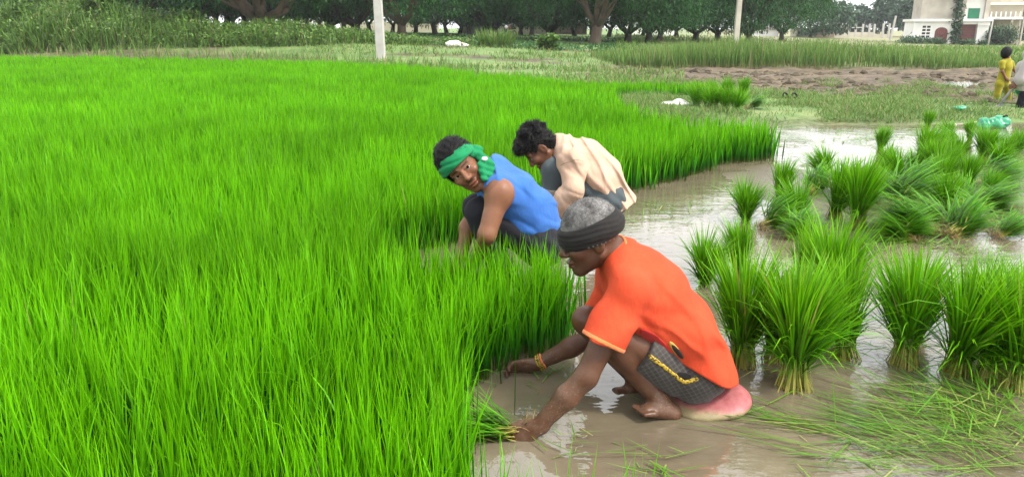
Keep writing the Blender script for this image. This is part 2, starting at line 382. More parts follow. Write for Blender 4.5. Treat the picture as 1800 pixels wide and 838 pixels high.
# ------------------------------------------------------------------ rice nursery
def scatter(x0, x1, y0, y1, dens):
    n = rng.poisson(dens * (x1 - x0) * (y1 - y0)); return rng.uniform(x0, x1, n), rng.uniform(y0, y1, n)
def rice_band(y0, y1, dens, wid, nseg):
    per = 6 if y0 < 6 else 4
    xs, ys = scatter(max(-0.74 * y1 - 1.2, -40), min(0.72 * y1 + 0.6, 4.2), y0, y1, dens / per)
    pa_ = rng.uniform(0, 6.28, len(xs)); pl_ = np.abs(rng.normal(0, 0.07, len(xs))); ph_ = rng.uniform(0.88, 1.10, len(xs)); pr_ = rng.random(len(xs))
    i = np.repeat(np.arange(len(xs)), per); jit = 0.006 + 0.006 * wid / 0.006
    xs, ys = xs[i] + rng.normal(0, jit, len(i)), ys[i] + rng.normal(0, jit, len(i)); pa_, pl_, ph_, pr_ = pa_[i], pl_[i], ph_[i], pr_[i]
    k = (ys > y0) & (ys < y1); xs, ys, pa_, pl_, ph_, pr_ = xs[k], ys[k], pa_[k], pl_[k], ph_[k], pr_[k]
    k = in_poly(xs, ys, RICE) & (xs > -0.74 * ys - 1.0); xs, ys, pa_, pl_, ph_, pr_ = xs[k], ys[k], pa_[k], pl_[k], ph_[k], pr_[k]
    n = len(xs); hgt = 0.41 + 0.10 * (fbm(xs * 0.9, ys * 0.9, 31) - 0.5) + 0.08 * (fbm(xs * 4, ys * 4, 33) - 0.5)
    hgt = hgt + 0.03 * sstep(4.4, 3.6, ys)
    hgt = hgt - 0.12 * sstep(13, 17, ys) * sstep(0, 2, xs)
    L = hgt * ph_ * np.where(rng.random(n) < 0.3, rng.uniform(0.55, 0.8, n), rng.uniform(0.82, 1.08, n))
    edge = poly_dist(xs, ys, RICE)
    a1 = rng.uniform(0, 6.28, n); l1 = np.abs(rng.normal(0.055, 0.055, n)); lx = pl_ * np.cos(pa_) + l1 * np.cos(a1); ly = pl_ * np.sin(pa_) + l1 * np.sin(a1)
    az = np.arctan2(ly, lx); lean = np.hypot(lx, ly) + 0.06 * np.exp(-edge / 0.05)
    bend = np.abs(rng.normal(0.12, 0.2, n)); bend = np.where(rng.random(n) < 0.05, bend + rng.uniform(0.5, 1.6, n), bend)
    return blade_arrays(np.stack([xs, ys, np.full(n, 0.0)], 1), az, lean, L, wid * rng.uniform(0.8, 1.45, n), bend, nseg, 0.8, np.clip(0.35 * rng.random(n) + 0.30 * pr_ + 0.75 * fbm(xs * 1.1, ys * 1.1, 37) - 0.18, 0, 0.97) + 0.03 * rng.random(n))
bands = [(0.25, 2.6, 3000, 0.0062, 4), (2.6, 4.2, 3200, 0.0066, 4), (4.2, 6.5, 2100, 0.0080, 3), (6.5, 10, 1300, 0.0105, 3), (10, 15, 800, 0.014, 3), (15, 22, 480, 0.019, 2), (22, 32, 300, 0.026, 2)]
parts = [rice_band(*bd) for bd in bands]
# the cut faces of the bed stand dense and close
for i in range(len(RICE)):
    a_, b_ = np.array(RICE[i]), np.array(RICE[(i + 1) % len(RICE)]); mid_ = (a_ + b_) / 2
    if not (0.2 < mid_[1] < 17.5 and abs(mid_[0]) < 4.5): continue
    ln = np.linalg.norm(b_ - a_); dn = 520 if mid_[1] < 5 else (300 if mid_[1] < 10 else 110); n = int(ln * dn); u_ = (b_ - a_) / ln; nn = np.array([-u_[1], u_[0]])
    P_ = a_ + u_ * rng.uniform(0, ln, n)[:, None] + nn * (rng.normal(0.055, 0.085, n) + 0.05 * (fbm(np.arange(n) * 0.0 + 3 * i, rng.uniform(0, 9, n), 81) - 0.5))[:, None]; k = in_poly(P_[:, 0], P_[:, 1], RICE) | (rng.random(n) < (0.12 if mid_[1] < 3 else 0.4)); P_ = P_[k]; n = len(P_)
    if not n: continue
    h_ = (0.42 + 0.03 * sstep(4.4, 3.6, P_[:, 1]) - 0.12 * sstep(13, 17, P_[:, 1])) * rng.uniform(0.45, 1.12, n)
    parts.append(blade_arrays(np.c_[P_, np.zeros(n)], rng.uniform(0, 6.28, n), np.abs(rng.normal(0.06, 0.07, n)), h_, np.clip(0.0075 * mid_[1] / 3.5, 0.0072, 0.03) * rng.uniform(0.7, 1.3, n), np.abs(rng.normal(0.12, 0.2, n)), 4 if mid_[1] < 5 else 3, 0.8))
# sparse young row right under the camera
n = 170; xs = rng.uniform(-0.14, 0.36, n); ys = 1.52 + rng.uniform(-0.05, 0.22, n) - 0.1 * (xs - 0.1)
parts.append(blade_arrays(np.stack([xs, ys, np.zeros(n)], 1), rng.uniform(0, 6.28, n), np.abs(rng.normal(0.06, 0.06, n)), rng.uniform(0.28, 0.43, n), 0.006, np.abs(rng.normal(0.1, 0.2, n)), 4, 0.8))
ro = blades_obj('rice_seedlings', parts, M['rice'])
tag(ro, 'dense bright green bed of standing rice seedlings', 'rice', kind='stuff')
print('rice verts', len(ro.data.vertices))

# ================================================================== BACKGROUND
def GT(px, t):                        # ground point under photo column px at depth t along the view
    x = (px - CXP) / FPX * t; y = t * 1.035
    return np.array([x, y, float(ground_z(np.array([x]), np.array([y]))[0])])
def ground_blades(xs, ys, L, W, lean, bend, nseg=2, sink=0.02):
    z = ground_z(xs, ys) - sink
    n = len(xs)
    return blade_arrays(np.stack([xs, ys, z], 1), rng.uniform(0, 2 * pi, n), lean, L, W, bend, nseg, 0.8)

# ---- meadow grasses (uncountable)
def zone(n, y0, y1, s0, s1, yexp=1.0):
    y = y0 + (y1 - y0) * rng.random(n) ** yexp; s = rng.uniform(s0, s1, n); return s * y, y
parts = []
xs, ys = zone(150000, 10.9, 22.0, 0.10, 0.72); k = (ground_z(xs, ys) > 0.02) & ~in_poly(xs, ys, RICE); xs, ys = xs[k], ys[k]
k = (ys < mud_front(xs / ys) + rng.normal(0.2, 0.6, len(xs))) | (fbm(xs * 0.7, ys * 0.7, 91) > 0.60); xs, ys = xs[k], ys[k]; d = fbm(xs * 0.9, ys * 1.3, 41); k = rng.random(len(xs)) < sstep(0.26, 0.55, d); xs, ys = xs[k], ys[k]; n = len(xs)
parts.append(ground_blades(xs, ys, rng.uniform(0.05, 0.17, n) * (0.6 + fbm(xs * 2, ys * 2, 42)), rng.uniform(0.006, 0.013, n), np.abs(rng.normal(0.75, 0.4, n)), rng.uniform(0, 0.9, n)))
xs, ys = zone(20000, 17, 34, -0.34, 0.22); k = ~in_poly(xs, ys, RICE); xs, ys = xs[k], ys[k]
d = fbm(xs * 0.45, ys * 0.8, 43); k = rng.random(len(xs)) < sstep(0.36, 0.6, d); xs, ys = xs[k], ys[k]; n = len(xs)
parts.append(ground_blades(xs, ys, rng.uniform(0.08, 0.30, n), rng.uniform(0.02, 0.035, n), np.abs(rng.normal(0.4, 0.3, n)), rng.uniform(0, 0.8, n)))
xs, ys = zone(14000, 33, 110, 0.13, 0.75, 1.5); n = len(xs)
parts.append(ground_blades(xs, ys, rng.uniform(0.12, 0.4, n), rng.uniform(0.04, 0.09, n), np.abs(rng.normal(0.3, 0.25, n)), rng.uniform(0, 0.6, n)))
tag(blades_obj('meadow_grass', parts, M['grass']), 'short yellowish grass on the bund and the open meadow', 'grass', kind='stuff')

xs, ys = zone(17000, 25.6, 31.5, 0.10, 0.72); k = (ys > 25.2 + 5 * sstep(0.16, 0.09, xs / ys)) ; xs, ys = xs[k], ys[k]
d = fbm(xs * 0.5, ys * 0.5, 45); k = rng.random(len(xs)) < sstep(0.25, 0.5, d); xs, ys, d = xs[k], ys[k], d[k]; n = len(xs)
s = xs / ys; hh = np.interp(s, [0.10, 0.15, 0.22, 0.30, 0.37, 0.45, 0.52, 0.58, 0.64], [0.3, 0.6, 0.8, 0.92, 0.85, 0.75, 0.55, 0.38, 0.2])
tg = blades_obj('tall_grass', [ground_blades(xs, ys, hh * rng.uniform(0.55, 1.15, n) * (0.7 + 0.6 * d), rng.uniform(0.016, 0.034, n), np.abs(rng.normal(0.12, 0.12, n)), rng.uniform(0, 0.5, n), 3)], M['reed'])
tag(tg, 'belt of tall wild grass behind the bare mud', 'grass', kind='stuff')

xs, ys = zone(26000, 34, 80, -0.70, 0.16, 1.4); n = len(xs)
k = rng.random(n) < sstep(0.3, 0.55, fbm(xs * 0.3, ys * 0.4, 47)); xs, ys = xs[k], ys[k]; n = len(xs)
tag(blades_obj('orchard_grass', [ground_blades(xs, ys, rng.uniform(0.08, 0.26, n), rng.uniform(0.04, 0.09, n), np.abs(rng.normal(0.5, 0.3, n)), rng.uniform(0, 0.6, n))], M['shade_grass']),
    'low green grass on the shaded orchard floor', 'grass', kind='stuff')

# weeds on the bank left of the pole
xs, ys = zone(15000, 30.6, 36.5, -0.72, -0.05); k = ys > 30.8 + 3.0 * sstep(-0.3, -0.1, xs / ys); xs, ys = xs[k], ys[k]
d = fbm(xs * 0.35, ys * 0.5, 49); k = rng.random(len(xs)) < sstep(0.2, 0.5, d); xs, ys, d = xs[k], ys[k], d[k]; n = len(xs)
hh = np.interp(xs / ys, [-0.7, -0.5, -0.4, -0.25, -0.1], [1.2, 1.05, 0.7, 0.5, 0.35]) * (0.15 + 1.7 * d * fbm(xs * 0.9, ys * 0.9, 52) * 1.6)
pa = [ground_blades(xs, ys, hh * rng.uniform(0.4, 1.2, n), rng.uniform(0.02, 0.045, n), np.abs(rng.normal(0.2, 0.2, n)), rng.uniform(0, 0.9, n), 3)]
m_ = 16000; i = rng.integers(0, n, m_); B = np.stack([xs[i] + rng.normal(0, 0.15, m_), ys[i] + rng.normal(0, 0.15, m_), 0 * xs[i]], 1)
B[:, 2] = ground_z(B[:, 0], B[:, 1]) + hh[i] * rng.uniform(0, 0.85, m_)
pa.append(blade_arrays(B, rng.uniform(0, 6.28, m_), rng.uniform(0.6, 2.0, m_), rng.uniform(0.08, 0.2, m_), rng.uniform(0.05, 0.11, m_), 0.5, 2, 0.3))
tag(blades_obj('bank_weeds', pa, M['weed']), 'tangled weeds and wild grass on the orchard bank', 'weeds', kind='stuff')
# dead stubble and pale grass along the far rim of the rice
xs, ys = zone(9000, 22, 33.5, -0.72, -0.02); k = ~in_poly(xs, ys, RICE); xs, ys = xs[k], ys[k]; k = poly_dist(xs, ys, RICE) < 1.6; xs, ys = xs[k], ys[k]; n = len(xs)
tag(blades_obj('rim_grass', [ground_blades(xs, ys, rng.uniform(0.15, 0.6, n), rng.uniform(0.02, 0.035, n), np.abs(rng.normal(0.2, 0.2, n)), rng.uniform(0, 0.8, n), 3)], M['grass']),
    'pale dry grass along the far rim of the rice bed', 'grass', kind='stuff')

# ---- trees
def leaf_clumps(centers, r, per, L, W, droop=1.9):
    n = len(centers) * per; c = np.repeat(centers, per, 0) + rng.normal(0, r, (n, 3))
    rnd = np.clip(np.repeat(rng.random(len(centers)), per) * 0.6 + rng.random(n) * 0.4, 0, 1)
    return blade_arrays(c, rng.uniform(0, 2 * pi, n), rng.normal(droop, 0.55, n), L * rng.uniform(0.7, 1.2, n), W * rng.uniform(0.8, 1.2, n), rng.uniform(0, 0.6, n), 2, 0.4, rnd)
def crown_points(n, R, zb, zt, lobes=9, seed=0):
    """clump centres in a lumpy broad crown, denser at its skin; thick low skirt"""
    r_ = np.random.default_rng(seed)
    lc = []
    for i in range(lobes):
        a = 2 * pi * i / lobes + r_.uniform(-0.3, 0.3); q = R * r_.uniform(0.5, 0.72)
        lc.append((q * cos(a), q * sin(a), zb + (zt - zb) * r_.uniform(0.22, 0.5), R * r_.uniform(0.36, 0.5)))
    for i in range(lobes // 2):
        a = r_.uniform(0, 6.28); q = R * r_.uniform(0, 0.4); lc.append((q * cos(a), q * sin(a), zb + (zt - zb) * r_.uniform(0.55, 0.72), R * r_.uniform(0.38, 0.5)))
    out = []
    for k in range(n):
        L = lc[r_.integers(len(lc))]; v = r_.normal(size=3); v /= np.linalg.norm(v); rr = L[3] * r_.uniform(0.55, 1.05) ** 0.6
        p = np.array(L[:3]) + v * rr * np.array([1, 1, 0.85])
        p[2] = max(p[2], zb + r_.normal(0.25, 0.22)); out.append(p)
    return np.array(out)
def make_trunk(mat, stems, h0, r0, spread, zc, seed, parent):
    r_ = np.random.default_rng(seed); mb = MB(); base = np.zeros(3)
    fork = np.array([r_.normal(0, 0.06), r_.normal(0, 0.06), h0])
    mb.tube([(0, 0, -0.4), (0, 0, 0.0), fork * 0.5, fork, fork + [0, 0, 0.15]], [r0 * 1.7, r0 * 1.3, r0, r0 * 0.95, r0 * 0.5], 12)
    for i in range(stems):
        a = 2 * pi * i / stems + r_.uniform(-0.4, 0.4); q = spread * r_.uniform(0.6, 1.2)
        p0 = fork * 0.85; tip = np.array([q * cos(a), q * sin(a), zc * r_.uniform(0.85, 1.25)])
        P = [p0, p0 * 0.65 + tip * 0.35 + [0, 0, -0.12 * q + r_.normal(0, .08)], p0 * 0.3 + tip * 0.7 + r_.normal(0, 0.14, 3), tip]
        R = r0 * r_.uniform(0.42, 0.62); mb.tube(P, [R * 1.15, R * 0.9, R * 0.6, R * 0.25], 8)
        for j in range(2):
            s0 = P[2] if j else P[1]; a2 = a + r_.uniform(-1, 1); e = s0 + np.array([cos(a2), sin(a2), r_.uniform(0.4, 1.2)]) * q * 0.5
            mb.tube([s0, (s0 + e) / 2 + r_.normal(0, 0.08, 3), e], [R * 0.5, R * 0.36, R * 0.14], 6)
    return mb.build('trunk', mat, parent, smooth=True)
def make_tree(name, label, group, stems, h0, r0, R, zb, zt, clumps, bark, seed, leaf=(0.27, 0.075), per=10, mat='mango'):
    t = thing(name, label, 'tree', group=group)
    make_trunk(M[bark], stems, h0, r0, R * 0.55, zb + (zt - zb) * 0.35, seed, t)
    pts = crown_points(clumps, R, zb, zt, 10, seed)
    up = pts[:, 2] > zb + 3.2
    a = leaf_clumps(pts[~up], 0.17, per, *leaf); b_ = leaf_clumps(pts[up], 0.24, per, leaf[0] * 1.5, leaf[1] * 1.8)
    blades_obj('crown', [a, b_], M[mat], t)
    return t
def put(o, p, rz=0, s=1.0):
    o.location = tuple(p); o.rotation_euler = (0, 0, rz); o.scale = (s, s, s); return o
OG = 'mango trees of the orchard'
put(make_tree('mango_tree', 'massive old mango tree with many spreading stems on the weedy bank', OG, 8, 0.5, 0.36, 6.2, 1.15, 8, 1700, 'bark', 3), GT(455, 37), 0.4)
put(make_tree('mango_tree', 'brown mango tree with open forked limbs just beside the white pole', OG, 6, 0.85, 0.27, 4.8, 1.15, 7.5, 1400, 'bark', 5), GT(706, 47), 1.0)
put(make_tree('mango_tree', 'sunlit brown mango tree with knotted trunk near the round leafy bush', OG, 6, 1.05, 0.31, 4.6, 1.55, 8, 1300, 'bark', 8), GT(1046, 44), 2.2)
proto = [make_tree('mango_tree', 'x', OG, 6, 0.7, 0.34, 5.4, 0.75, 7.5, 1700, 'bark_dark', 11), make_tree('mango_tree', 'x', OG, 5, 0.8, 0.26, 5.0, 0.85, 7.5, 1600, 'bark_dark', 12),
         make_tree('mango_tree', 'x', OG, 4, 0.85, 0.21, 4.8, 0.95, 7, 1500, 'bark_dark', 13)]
used = [False] * 3
DEEP = 'slender dark mango trunk deep in the orchard shade'
mids = [(625, 54, 0, 'stout black mango tree between the massive old one and the white pole', 1), (582, 62, 0, 'dark low-branching mango tree next to the stout black one', 1),
        (866, 60, 0, 'stout dark mango tree behind the bright tall grass clump', 1), (969, 54, 0, 'thick dark mango trunk just behind the round leafy bush', 1),
        (1104, 50, 1, 'dark tangled mango tree touching the sunlit brown one', .9), (1141, 53, 1, 'twisted dark mango tree where the tall grass belt begins', .95),
        (1159, 60, 2, 'thin dark mango tree second in from the grass belt end', 1), (1223, 66, 1, 'dark mango tree standing behind the middle of the grass belt', 1),
        (1262, 70, 1, 'shadowy mango tree just beside the slim grey pole', 1), (1317, 62, 1, 'outermost dense mango tree with its crown against the open sky', 1.05),
        (1375, 84, 2, 'paler mango tree at the orchard end by the low cream house', 1.15), (1298, 86, 2, 'paler mango tree directly behind the slim grey pole', 1.1), (237, 46, 0, 'dark mango tree rising behind the tallest reeds on the bank', 1),
        (95, 44, 1, 'dark mango tree above the leafy weeds at the bank end', 1), (330, 52, 1, 'grey-stemmed mango tree between the reeds and the massive old tree', 1),
        (-60, 50, 1, DEEP, 1), (30, 66, 2, DEEP, 1), (160, 66, 2, DEEP, 1), (290, 70, 2, DEEP, 1), (378, 62, 2, DEEP, 1), (505, 66, 2, DEEP, 1), (540, 84, 2, DEEP, 1), (731, 80, 2, DEEP, 1), (765, 68, 2, DEEP, 1),
        (808, 82, 2, DEEP, 1), (826, 76, 2, DEEP, 1), (915, 82, 2, DEEP, 1), (934, 76, 2, DEEP, 1), (1010, 80, 2, DEEP, 1), (1070, 76, 2, DEEP, 1), (1190, 84, 2, DEEP, 1), (650, 84, 2, DEEP, 1)] + [(px, t, 2, DEEP, 1.1) for px, t in ((398, 57), (436, 60), (478, 56), (-20, 82), (70, 84), (120, 80), (200, 86), (255, 82), (318, 88), (350, 80), (410, 84), (445, 78), (480, 86), (520, 78), (565, 90), (605, 76), (690, 90), (785, 92), (850, 94), (890, 92), (1040, 94), (1130, 92))]
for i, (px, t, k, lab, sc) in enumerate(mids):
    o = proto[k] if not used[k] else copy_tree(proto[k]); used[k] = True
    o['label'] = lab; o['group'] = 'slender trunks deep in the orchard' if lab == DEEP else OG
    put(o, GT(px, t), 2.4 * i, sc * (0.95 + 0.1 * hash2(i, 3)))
# brown clods turned up in the bare mud
CLG = 'turned clods of the bare mud'
n = 1500; ys = rng.uniform(13.4, 24.5, n); xs = rng.uniform(0.14, 0.66, n) * ys; k = (fbm(xs * 0.6, ys * 0.9, 71) > 0.46) & (ys > mud_front(xs / ys) + 0.4); xs, ys = xs[k], ys[k]; zs = ground_z(xs, ys); VV, FF, o_ = [], [], 0
IC = [(0, 0, 1), (.9, 0, .3), (.28, .85, .3), (-.72, .53, .3), (-.72, -.53, .3), (.28, -.85, .3)]; IF = [(0, 1, 2), (0, 2, 3), (0, 3, 4), (0, 4, 5), (0, 5, 1)]
cv, ct = [], []
for x, y, z in zip(xs, ys, zs):
    r_ = rng.uniform(0.04, 0.15); a_ = rng.uniform(0, 6.28); sx_, sy_, sz_ = r_ * rng.uniform(.7, 1.6), r_ * rng.uniform(.6, 1.2), r_ * rng.uniform(.35, .9)
    V = [(p[0] * sx_ * (1 + rng.normal(0, .2)), p[1] * sy_ * (1 + rng.normal(0, .2)), p[2] * sz_) for p in IC] + [(p[0] * sx_ * 1.25, p[1] * sy_ * 1.25, -.06) for p in IC[1:]]
    b0 = len(cv); cv += [(x + cos(a_) * q[0] - sin(a_) * q[1], y + sin(a_) * q[0] + cos(a_) * q[1], z + q[2]) for q in V]
    ct += [(b0 + f[0], b0 + f[1], b0 + f[2]) for f in IF] + [(b0 + 1 + i, b0 + 6 + i, b0 + 6 + (i + 1) % 5, b0 + 1 + (i + 1) % 5) for i in range(5)]
M['clod'] = rough_mat('mud_clod', (0.065, 0.050, 0.032), (0.19, 0.15, 0.095), 3, 0.9, 0.5, 0.03)
tag(mesh_obj('mud_clods', cv, ct, M['clod'], smooth=False), 'scattered dark clods over the bare churned mud', 'mud', kind='stuff')
# far trees by the village
FG = 'far trees around the village'
def far_tree(name, label, px, t, R, zt, clumps, seed, zb=0.4):
    o = make_tree(name, label, FG, 4, 1.2, 0.25, R, zb, zt, clumps, 'bark_dark', seed, (0.55, 0.24), 7, 'fartree'); put(o, GT(px, t), seed); return o
far_tree('far_tree', 'broad rounded far tree behind the bare concrete columns', 1557, 165, 7.0, 8.2, 900, 21)
far_tree('far_tree', 'low far tree beside the bare columns nearer the orchard', 1500, 170, 6.0, 5.8, 700, 22)
far_tree('far_tree', 'pale far tree between the orchard crown and the open sky', 1425, 120, 6.5, 7.5, 800, 23)
far_tree('far_tree', 'tall hazy tree just behind the tower house corner', 1606, 150, 4.5, 8.6, 600, 24)
far_tree('far_tree', 'far bushy tree behind the porch of the tower house', 1768, 130, 4.5, 6.0, 600, 25)
far_tree('far_tree', 'hazy tree beyond the thin white lamp post', 1810, 140, 5.0, 6.8, 600, 26)
sl_ = thing('slender_tree', 'lone wispy young tree poking above the far crowns into the sky', 'tree', group=FG)
make_trunk(M['bark_dark'], 3, 4.5, 0.08, 0.7, 6.4, 31, sl_); blades_obj('crown', [leaf_clumps(np.array([[0, 0, 7.0], [0.3, 0, 6.5], [-0.5, 0.2, 6.2], [0.4, 0, 5.6], [0.9, 0, 5.3]]), 0.35, 22, 0.5, 0.16)], M['fartree'], sl_)
put(sl_, GT(1484, 150))

# ---- poles
def pole(name, label, px, t, w0, w1, h, mat, lean=0.0, ztop=None, group=None):
    p = GT(px, t); mb = MB()
    mb.add([(-w0 / 2, -w0 * .42, -0.3), (w0 / 2, -w0 * .42, -0.3), (w0 / 2, w0 * .42, -0.3), (-w0 / 2, w0 * .42, -0.3),
            (-w1 / 2 + lean, -w1 * .42, h), (w1 / 2 + lean, -w1 * .42, h), (w1 / 2 + lean, w1 * .42, h), (-w1 / 2 + lean, w1 * .42, h)], [(3, 2, 1, 0), (4, 5, 6, 7), (0, 1, 5, 4), (1, 2, 6, 5), (2, 3, 7, 6), (3, 0, 4, 7)])
    o = mb.build(name, mat); o.location = tuple(p); bv = o.modifiers.new('b', 'BEVEL'); bv.width = w0 * 0.09; bv.segments = 2
    return tag(o, label, 'pole', group)
pole('concrete_pole', 'broad white concrete pole standing at the far rim of the rice', 668, 27.5, 0.33, 0.22, 8.5, M['concrete'], -0.12)
pole('concrete_pole', 'slim grey concrete pole rising from the tall grass belt', 1294, 42, 0.30, 0.2, 8.5, M['tan_wall'], 0.15)
pole('concrete_pole', 'thin white pole leaning in front of the far broad tree', 1566, 120, 0.34, 0.26, 3.6, M['concrete'], 0.45)
lp = thing('lamp_post', 'thin white lamp post before the porch of the tower house', 'lamp post', GT(1740, 84)); mb = MB()
mb.tube([(0, 0, -0.2), (0.05, 0, 1.4), (0.12, 0, 2.9)], [0.09, 0.08, 0.06], 8); mb.build('post', M['concrete'], lp, True)
mb = MB(); mb.tube([(0.12, 0, 2.85), (0.3, 0, 3.0), (0.6, 0, 3.02)], [0.04, 0.04, 0.03], 6); mb.build('arm', M['metal'], lp, True)
mb = MB(); mb.box(0.5, 0.85, -0.08, 0.08, 2.95, 3.04, 0.02); mb.build('lamp_head', M['metal'], lp)
pole('concrete_pole', 'thin grey pole beyond the lamp post at the village end', 1795, 96, 0.2, 0.15, 6.0, M['tan_wall'], 0.1)

# ---- tower house
hp = GT(1606, 98); HZ = -0.82
h = thing('tower_house', 'white village house with a tall bare plaster tower and maroon gate', 'house', (hp[0], hp[1], HZ), radians(-14))
mb = MB(); mb.box(0, 4.35, 0, 5.5, -0.6, 2.9); mb.box(7.25, 8.5, 0, 5.5, -0.6, 2.9); mb.box(4.35, 7.25, 0.9, 5.5, -0.6, 2.9); mb.box(4.35, 5.15, 0.02, 0.9, -0.6, 2.9)
mb.box(5.15, 7.25, 0.02, 0.9, 2.55, 2.9); mb.build('wall', M['white_wall'], h)
mb = MB(); mb.box(-0.25, 8.7, -0.35, 5.7, 2.903, 3.2); mb.build('roof_slab', M['white_wall'], h)
for k in range(7): MB().box(0.5 + k * 0.62, 0.78 + k * 0.62, -0.3, -0.12, 3.203, 3.32).build('parapet_block', M['tan_wall'], h)
mb = MB(); mb.box(0.55, 4.75, 0.1, 4.6, 3.203, 10.5); mb.build('tower', M['tan_wall'], h)
MB().box(-0.12, 0.12, -0.12, -0.003, -0.6, 2.9).build('pilaster', M['white_wall'], h); MB().box(4.0, 4.45, -0.14, -0.003, -0.6, 2.9).build('pilaster', M['white_wall'], h); MB().box(7.2, 8.55, -0.14, -0.003, 2.4, 2.9).build('cornice', M['white_wall'], h)
vs = MB(); vs.box(0.85, 2.0, -0.012, -0.003, 0.85, 2.5); ve = vs.build('vent', M['white_wall'], h)
mb = MB()
for r_ in range(4):
    for c_ in range(2): mb.box(0.95 + c_ * 0.52, 1.35 + c_ * 0.52, -0.02, -0.013, 0.92 + r_ * 0.4, 1.18 + r_ * 0.4)
mb.build('vent_hole', M['dark'], ve)
def arch_prof(x0, x1, zs, n=12):
    c = (x0 + x1) / 2; r = (x1 - x0) / 2
    return [(x0, -0.4), (x1, -0.4)] + [(c + r * cos(pi * k / n), zs + r * 0.75 * sin(pi * k / n)) for k in range(n + 1)]
mb = MB(); mb.prism(arch_prof(2.45, 3.9, 1.65), -0.06, -0.003); gt = mb.build('arched_gate', M['gate_red'], h)
mb = MB()
for k in range(6): mb.box(2.62 + k * 0.22, 2.66 + k * 0.22, -0.075, -0.063, 0.1, 1.7)
mb.torus((3.17, -0.07, 1.75), 0.4, 0.03); mb.torus((3.17, -0.07, 1.0), 0.3, 0.03); mb.build('grille', M['shutter_red'], gt)
mb = MB(); mb.box(5.2, 7.2, 0.6, 0.7, -0.4, 2.545); sh = mb.build('shutter', M['shutter_red'], h)
mb = MB()
for k in range(14): mb.box(5.2, 7.2, 0.585, 0.597, -0.2 + k * 0.19, -0.1 + k * 0.19)
mb.build('slat', M['gate_red'], sh)
mb = MB(); mb.box(5.9, 8.3, 1.2, 5.2, 3.203, 6.2); mb.build('upper_wall', M['white_wall'], h)
mb = MB(); mb.box(5.7, 8.6, 0.7, 5.4, 6.203, 6.4); mb.build('upper_roof_slab', M['tan_wall'], h)
mb = MB(); mb.box(6.25, 7.55, 1.12, 1.197, 3.25, 4.5); mb.build('window', M['green_paint'], h)
mb = MB(); mb.box(8.0, 8.5, 0.7, 1.15, 3.203, 7.5); mb.build('column', M['tan_wall'], h)
mb = MB(); mb.box(8.52, 13.6, 1.5, 6.0, 3.15, 3.45); mb.build('porch_roof', M['white_wall'], h)
mb = MB(); mb.box(8.9, 13.2, 3.5, 6.5, 3.46, 5.6); mb.build('upper_room', M['cream_wall'], h)
mb = MB(); mb.box(8.6, 13.5, 2.7, 3.4, 4.95, 5.2); mb.build('balcony_slab', M['white_wall'], h)
for k in range(9): MB().box(8.8 + k * 0.55, 8.9 + k * 0.55, 2.75, 2.85, 3.46, 4.1).build('baluster', M['white_wall'], h)
for k, x in enumerate((11.4, 12.3, 13.3)):
    mb = MB(); mb.box(x, x + 0.25, 1.6, 1.85, -0.6, 3.147); mb.build('porch_column', M['cream_wall'], h)
mb = MB(); mb.box(8.52, 13.4, 4.6, 5.8, -0.6, 3.147); mb.build('porch_wall', M['cream_wall'], h)
mb = MB(); mb.box(10.0, 10.9, 4.55, 4.597, 0.2, 2.2); mb.build('door', M['dark'], h)
def wl(x, y, z):                      # house-local to world
    c, s = cos(radians(-14)), sin(radians(-14)); return np.array([hp[0] + c * x - s * y, hp[1] + s * x + c * y, HZ + z])
n = 260; cc = np.stack([rng.normal(4.75, 0.28, n), rng.uniform(-0.35, 0.0, n), rng.uniform(-0.4, 9.5, n) ** 1.0], 1)
cr = thing('creeper_plant', 'dark green creeper climbing the wall beside the tower', 'plant', wl(4.75, -0.15, 0)); cc2 = np.array([wl(*q) for q in cc]) - np.array(cr.location)
blades_obj('foliage', [leaf_clumps(cc2, 0.16, 9, 0.35, 0.2)], M['creeper'], cr)
mb = MB(); mb.tube([(0, 0, -0.5), (0.05, 0, 2), (-0.1, 0, 4), (0.05, 0, 8)], [0.06, 0.05, 0.04, 0.02], 6); mb.build('stem', M['bark_dark'], cr, True)
def bush(name, label, p, R, H, n, leaf, mat, cat='bush', group=None, per=8):
    o = thing(name, label, cat, p, group=group)
    v = rng.normal(size=(n, 3)); v /= np.linalg.norm(v, axis=1)[:, None]; v *= (rng.uniform(0.35, 1.0, n) ** 0.5)[:, None] * (0.8 + 0.4 * rng.random(n))[:, None]
    c = np.stack([v[:, 0] * R, v[:, 1] * R, H * 0.5 + v[:, 2] * H * 0.5], 1); c[:, 2] = np.abs(c[:, 2]) + 0.02
    blades_obj('foliage', [leaf_clumps(c, 0.06 * R / 0.5, per, leaf[0], leaf[1], 1.2)], M[mat], o)
    mb = MB()
    for k in range(5):
        a = k * 1.25; mb.tube([(0, 0, -0.05), (R * .25 * cos(a), R * .25 * sin(a), H * .35), (R * .5 * cos(a), R * .5 * sin(a), H * .75)], [0.03 * R, 0.022 * R, 0.01 * R], 5)
    mb.build('stem', M['bark_dark'], o, True); return o
bush('shrub', 'low dark shrub under the arched gate of the tower house', wl(2.3, -0.9, -0.1), 1.4, 0.8, 160, (0.3, 0.14), 'creeper', group='shrubs by the tower house')
bush('shrub', 'wide low shrub at the outer corner of the tower house', wl(-0.5, -1.6, 0.0), 1.6, 0.9, 160, (0.3, 0.14), 'creeper', group='shrubs by the tower house')
bush('shrub', 'small shrub before the dull red shutter of the tower house', wl(5.9, -0.9, -0.1), 1.1, 0.65, 120, (0.3, 0.14), 'creeper', group='shrubs by the tower house')
bush('shrub', 'rounded shrub at the foot of the white gate pier', wl(7.9, -1.4, -0.2), 0.75, 0.8, 90, (0.25, 0.12), 'creeper', group='shrubs by the tower house')
